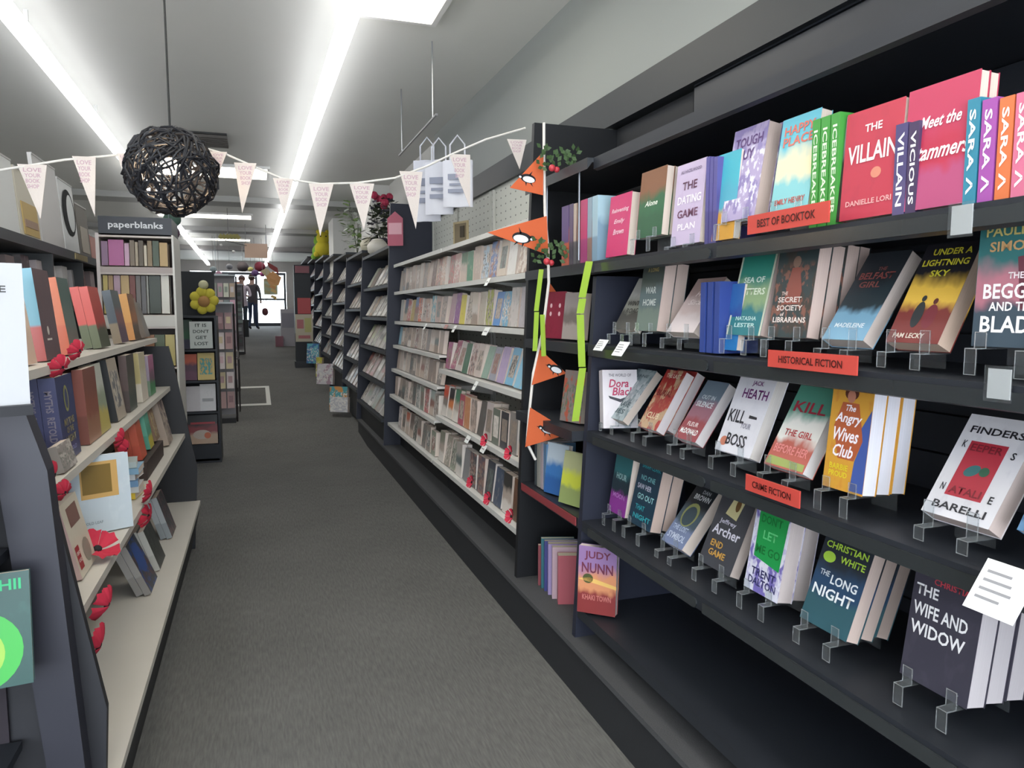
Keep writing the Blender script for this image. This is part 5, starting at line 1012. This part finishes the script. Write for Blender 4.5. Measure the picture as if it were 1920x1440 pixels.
t = thing('storage_box', 'black low box by the doors at the end of aisle', 'box', (-.42, 21.2, floor_z(21.2))); MB().box(-.28, .22, 0, .4, 0, .42).build('body', mat('#262c30', .6), t); MB().box(-.3, .24, -.01, .41, .42, .46).build('lid', mat('#1f2428', .5), t)
# white taped rectangle on the carpet
tp = thing('floor_tape', 'white taped rectangle on the carpet beside the card racks', 'tape', (0, 0, 0))
def tz(x, y): return (x, y, floor_z(y)+.004)
for (x0, y0, x1, y1) in ((-.62, 10.72, .16, 10.86), (-.62, 12.28, .16, 12.44), (.10, 10.86, .16, 12.28)):
    MB().add([tz(x0, y0), tz(x1, y0), tz(x1, y1), tz(x0, y1)]+[(a_, b_, c_+.003) for a_, b_, c_ in (tz(x0, y0), tz(x1, y0), tz(x1, y1), tz(x0, y1))], [(0,3,2,1),(4,5,6,7),(0,1,5,4),(1,2,6,5),(2,3,7,6),(3,0,4,7)]).build('tape_strip', mat('#cbcbc4', .6), tp)

# ------------------------------------------------------------------ people at the doors
def person(x, y, H, cols, label, rot, arm):
    """one skinned body; clothing colours by height"""
    t = thing('person', label, 'person', (x, y, floor_z(y)), (0, 0, rot)); s = H/1.7
    V = {'pel': (0, 0, .92, .13), 'wst': (0, 0, 1.08, .12), 'chs': (0, 0, 1.28, .145), 'nck': (0, 0, 1.45, .055), 'hd0': (0, -.01, 1.53, .075), 'hd1': (0, -.01, 1.61, .09), 'hd2': (0, -.005, 1.67, .06)}
    E = [('pel', 'wst'), ('wst', 'chs'), ('chs', 'nck'), ('nck', 'hd0'), ('hd0', 'hd1'), ('hd1', 'hd2')]
    for sd, g in ((-1, 'l'), (1, 'r')):
        st = .07*sd
        V.update({g+'hip': (.09*sd, 0, .86, .09), g+'kne': (.1*sd, -st, .5, .062), g+'ank': (.1*sd, st*.8, .1, .042), g+'toe': (.11*sd, st*.8-.14, .035, .035),
                  g+'sho': (.18*sd, 0, 1.39, .062), g+'elb': (.25*sd, .02, 1.12, .045), g+'wri': (.24*sd, -.06 if not arm else -.2, .9 if not arm else 1.1, .03), g+'han': (.235*sd, -.09 if not arm else -.27, .82 if not arm else 1.12, .035)})
        E += [('pel', g+'hip'), (g+'hip', g+'kne'), (g+'kne', g+'ank'), (g+'ank', g+'toe'), ('chs', g+'sho'), (g+'sho', g+'elb'), (g+'elb', g+'wri'), (g+'wri', g+'han')]
    ks = list(V); me = bpy.data.meshes.new('body'); me.from_pydata([tuple(q*s for q in V[k][:3]) for k in ks], [(ks.index(a), ks.index(b)) for a, b in E], [])
    o = link('body', me); mo = o.modifiers.new('skin', 'SKIN'); 
    for i, k in enumerate(ks): me.skin_vertices[0].data[i].radius = (V[k][3]*s,)*2 if me.skin_vertices else (0.1, 0.1)
    return t, o, s, ks, V
def finish_person(a, cols, hair):
    t, o, s, ks, V = a
    o.modifiers.new('smooth', 'SUBSURF').levels = 1
    bpy.context.view_layer.update()
    me = bpy.data.meshes.new_from_object(o.evaluated_get(bpy.context.evaluated_depsgraph_get())); bpy.data.objects.remove(o)
    me.materials.clear()
    for c in cols: me.materials.append(mat(c, .8))
    for p in me.polygons:
        z = p.center.z/s; ax = abs(p.center.x)/s
        p.material_index = 0 if z > 1.44 or (ax > .21 and z < (1.2 if V['lwri'][2] > 1 else .92) and z > .75 and (V['lwri'][2] < 1 or p.center.y < -.18*s)) else (1 if z > .84 or ax > .19 and z > .7 else (2 if z > .09 else 3)); p.use_smooth = True
    b = link('body', me, t)
    h = MB(); h.ball((0, .015*s, 1.64*s), .105*s, sz=1.0); h.build('hair', mat(hair, .8), t, True)
    f = MB(); f.ball((0, -.1*s, 1.585*s), .014*s, sz=1.4); f.build('nose', mat(cols[0], .7), t, True)
    MB().ball((-.033*s, -.092*s, 1.61*s), .01*s).ball((.033*s, -.092*s, 1.61*s), .01*s).build('eye', mat('#2a2220', .4), t, True)
    MB().box(-.025*s, .025*s, -.1*s, -.085*s, 1.54*s, 1.547*s).build('mouth', mat('#8a4a44', .6), t)
    MB().ball((-.092*s, 0, 1.6*s), .018*s, sx=.5).ball((.092*s, 0, 1.6*s), .018*s, sx=.5).build('ear', mat(cols[0], .7), t, True)
for x, H, cols, hair, lab, rot, arm in ((-.09, 1.62, ('#b08c7c', '#4a4448', '#2c3c5c', '#2a2426'), '#4a3428', 'person in dark jacket and navy trousers walking before the glass doors', R(160), False),
                                   (-.36, 1.6, ('#b08c7c', '#c4b4c0', '#2e3a48', '#2a2426'), '#6a4038', 'person in pale lilac top standing left of the doors', R(-20), True)):
    finish_person(person(x, 23.6 if x > -.2 else 22.6, H, cols, lab, rot, arm), cols, hair)
t = thing('shoulder_bag', 'dark red bag carried at the side of the walking person', 'bag', (.26, 23.5, floor_z(23.5)+.42)); MB().ball((0, 0, .12), .12, sx=.8, sy=.5).build('bag_body', mat('#6a3038', .7), t, True); MB().tube([(-.06,0,.2),(-.04,0,.48),(0,0,.55),(.04,0,.48),(.06,0,.2)], .008, 6).build('handle', mat('#4a2028', .7), t)
# posters on the doors, exterior colours
for x, z, w_, hh, c, lab in ((.47, 1.0, .42, .5, '#a4aa8c', 'olive and pink poster on right glass door'), (-.62, 1.0, .4, .4, '#8a7260', 'brown poster on the middle glass door')):
    t = thing('door_poster', lab, 'poster', (x, Y1-.03, zf+z)); MB().box(-w_/2, w_/2, 0, .006, 0, hh).build('sheet', mat(c, .6), t); MB().box(-w_/2, w_/2, -.003, 0, hh-.07, hh-.02).build('heading', mat('#c88a74', .6), t)

# ------------------------------------------------------------------ hanging decorations over the counter end
for i, (u, v_, Y, r, c, lab) in enumerate(((455, 500, 18.0, .13, '#4a4248', 'dark round paper lantern over the far counter'), (470, 505, 17.6, .06, '#c4bc6c', 'small olive-yellow paper ball over the far counter'), (487, 500, 18.6, .13, '#8a2c40', 'crimson paper lantern beside the strip light end'),
        (400, 505, 17.0, .07, '#8fa0a4', 'grey-blue hanging paper ball left of the far lantern'), (478, 512, 17.2, .08, '#6a4a80', 'purple paper ball low beside the crimson lantern'), (410, 514, 16.6, .07, '#c08aa4', 'pink paper ball low at left of far lanterns'), (492, 514, 17.4, .06, '#b8488c', 'magenta paper ball nearest the doors'), (430, 500, 17.3, .07, '#8a8c94', 'grey paper ball between the far lanterns'))):
    p = atY(u, v_, Y); t = thing('paper_lantern', lab, 'lantern', p); MB().ball((0, 0, 0), r, sz=.9).build('shade', mat(c, .7), t, True); MB().tube([(0, 0, r*.85), (0, 0, ZC-p.z)], .004, 5).build('thread', mat('#888888', .6), t)
def kite(p, pts, col, label, tail):
    t = thing('paper_kite', label, 'kite', p); MB().prism(pts, -.006, .006).build('sail', mat(col, .6), t); MB().tube([(0, 0, 0), (.02, 0, ZC-p.z)], .003, 5).build('thread', mat('#999999', .6), t)
    for k in range(3): MB().prism([(-.04, -.1-.12*k), (.06, -.14-.12*k), (.05, -.2-.12*k), (-.06, -.15-.12*k)], -.005, .005).build('tail_bow', mat(tail, .6), t)
kite(atY(510, 500, 15.0), [(-.1, .1), (.1, -.02), (.12, -.14), (-.05, -.02)], '#8a2c2c', 'dark red slanting kite below the strip light', '#c88a50')
kite(atY(512, 520, 15.4), [(-.14, .02), (0, .12), (.16, 0), (.1, -.16), (-.08, -.14)], '#d89a60', 'orange and tan kite above the doors', '#d8b46c')
kite(atY(500, 512, 16.2), [(-.12, .04), (0, .1), (.1, 0), (0, -.1)], '#c4b48c', 'pale tan kite left of the orange one', '#b0a478')
mb = thing('hanging_mobile', 'yellow mobile with small dangling pieces in the middle distance', 'mobile', atY(424, 445, 12.5)); q = MB()
for k in range(6): q.add([(-.12+.05*k, 0, .01*k), (-.08+.05*k, -.02, .06), (-.03+.05*k, 0, .0), (-.08+.05*k, .02, -.03)], [(0, 1, 2, 3)])
q.build('paper_wing', mat('#a8a05c', .7), mb); MB().tube([(.03, 0, .05), (.03, 0, .5)], .004, 5).build('thread', mat('#6c6c6c', .6), mb); MB().tube([(-.02, 0, -.05), (.3, 0, -.12)], .006, 5).build('arm', mat('#5a5a58', .6), mb); MB().ball((-.08, 0, -.12), .02).ball((.1, 0, -.22), .025).build('bead', mat('#d8d4d0', .5), mb, True)
# string of small paper flags across the far aisle
st = MB().tube([atY(405, 517, 16), atY(450, 519, 16), atY(500, 518, 16)], .006, 5).tube([atY(405, 517, 16), (atY(405, 517, 16).x, 16, ZC)], .004, 5).tube([atY(500, 518, 16), (atY(500, 518, 16).x, 16, ZC)], .004, 5).build('string_line', mat('#b4c0c8', .6)); tag(st, 'thin pale line strung across the far end of the shop', 'string')
# shelving block left of the far aisle and signage above
t = thing('counter', 'grey service counter at the far left beyond the card racks', 'counter', (-1.7, 16.5, floor_z(16.5))); MB().box(-.7, .55, 0, 1.6, 0, 1.02).build('body', mat('#6a6468', .6), t); MB().box(-.75, .6, -.05, 1.65, 1.02, 1.07).build('worktop', mat('#8c8888', .4), t)
hz = atY(480, 463, 14.6); t = thing('hanging_sign', 'peach sign panel hanging before the far wall', 'sign', hz); MB().box(-.2, .2, 0, .02, -.2, .06).build('panel', mat('#b49684', .6), t); MB().tube([(-.18, .01, .05), (-.18, .01, ZC-hz.z)], .006, 5).tube([(.18, .01, .05), (.18, .01, ZC-hz.z)], .006, 5).build('wire', mat('#888', .6) if False else mat('#888888', .6), t)
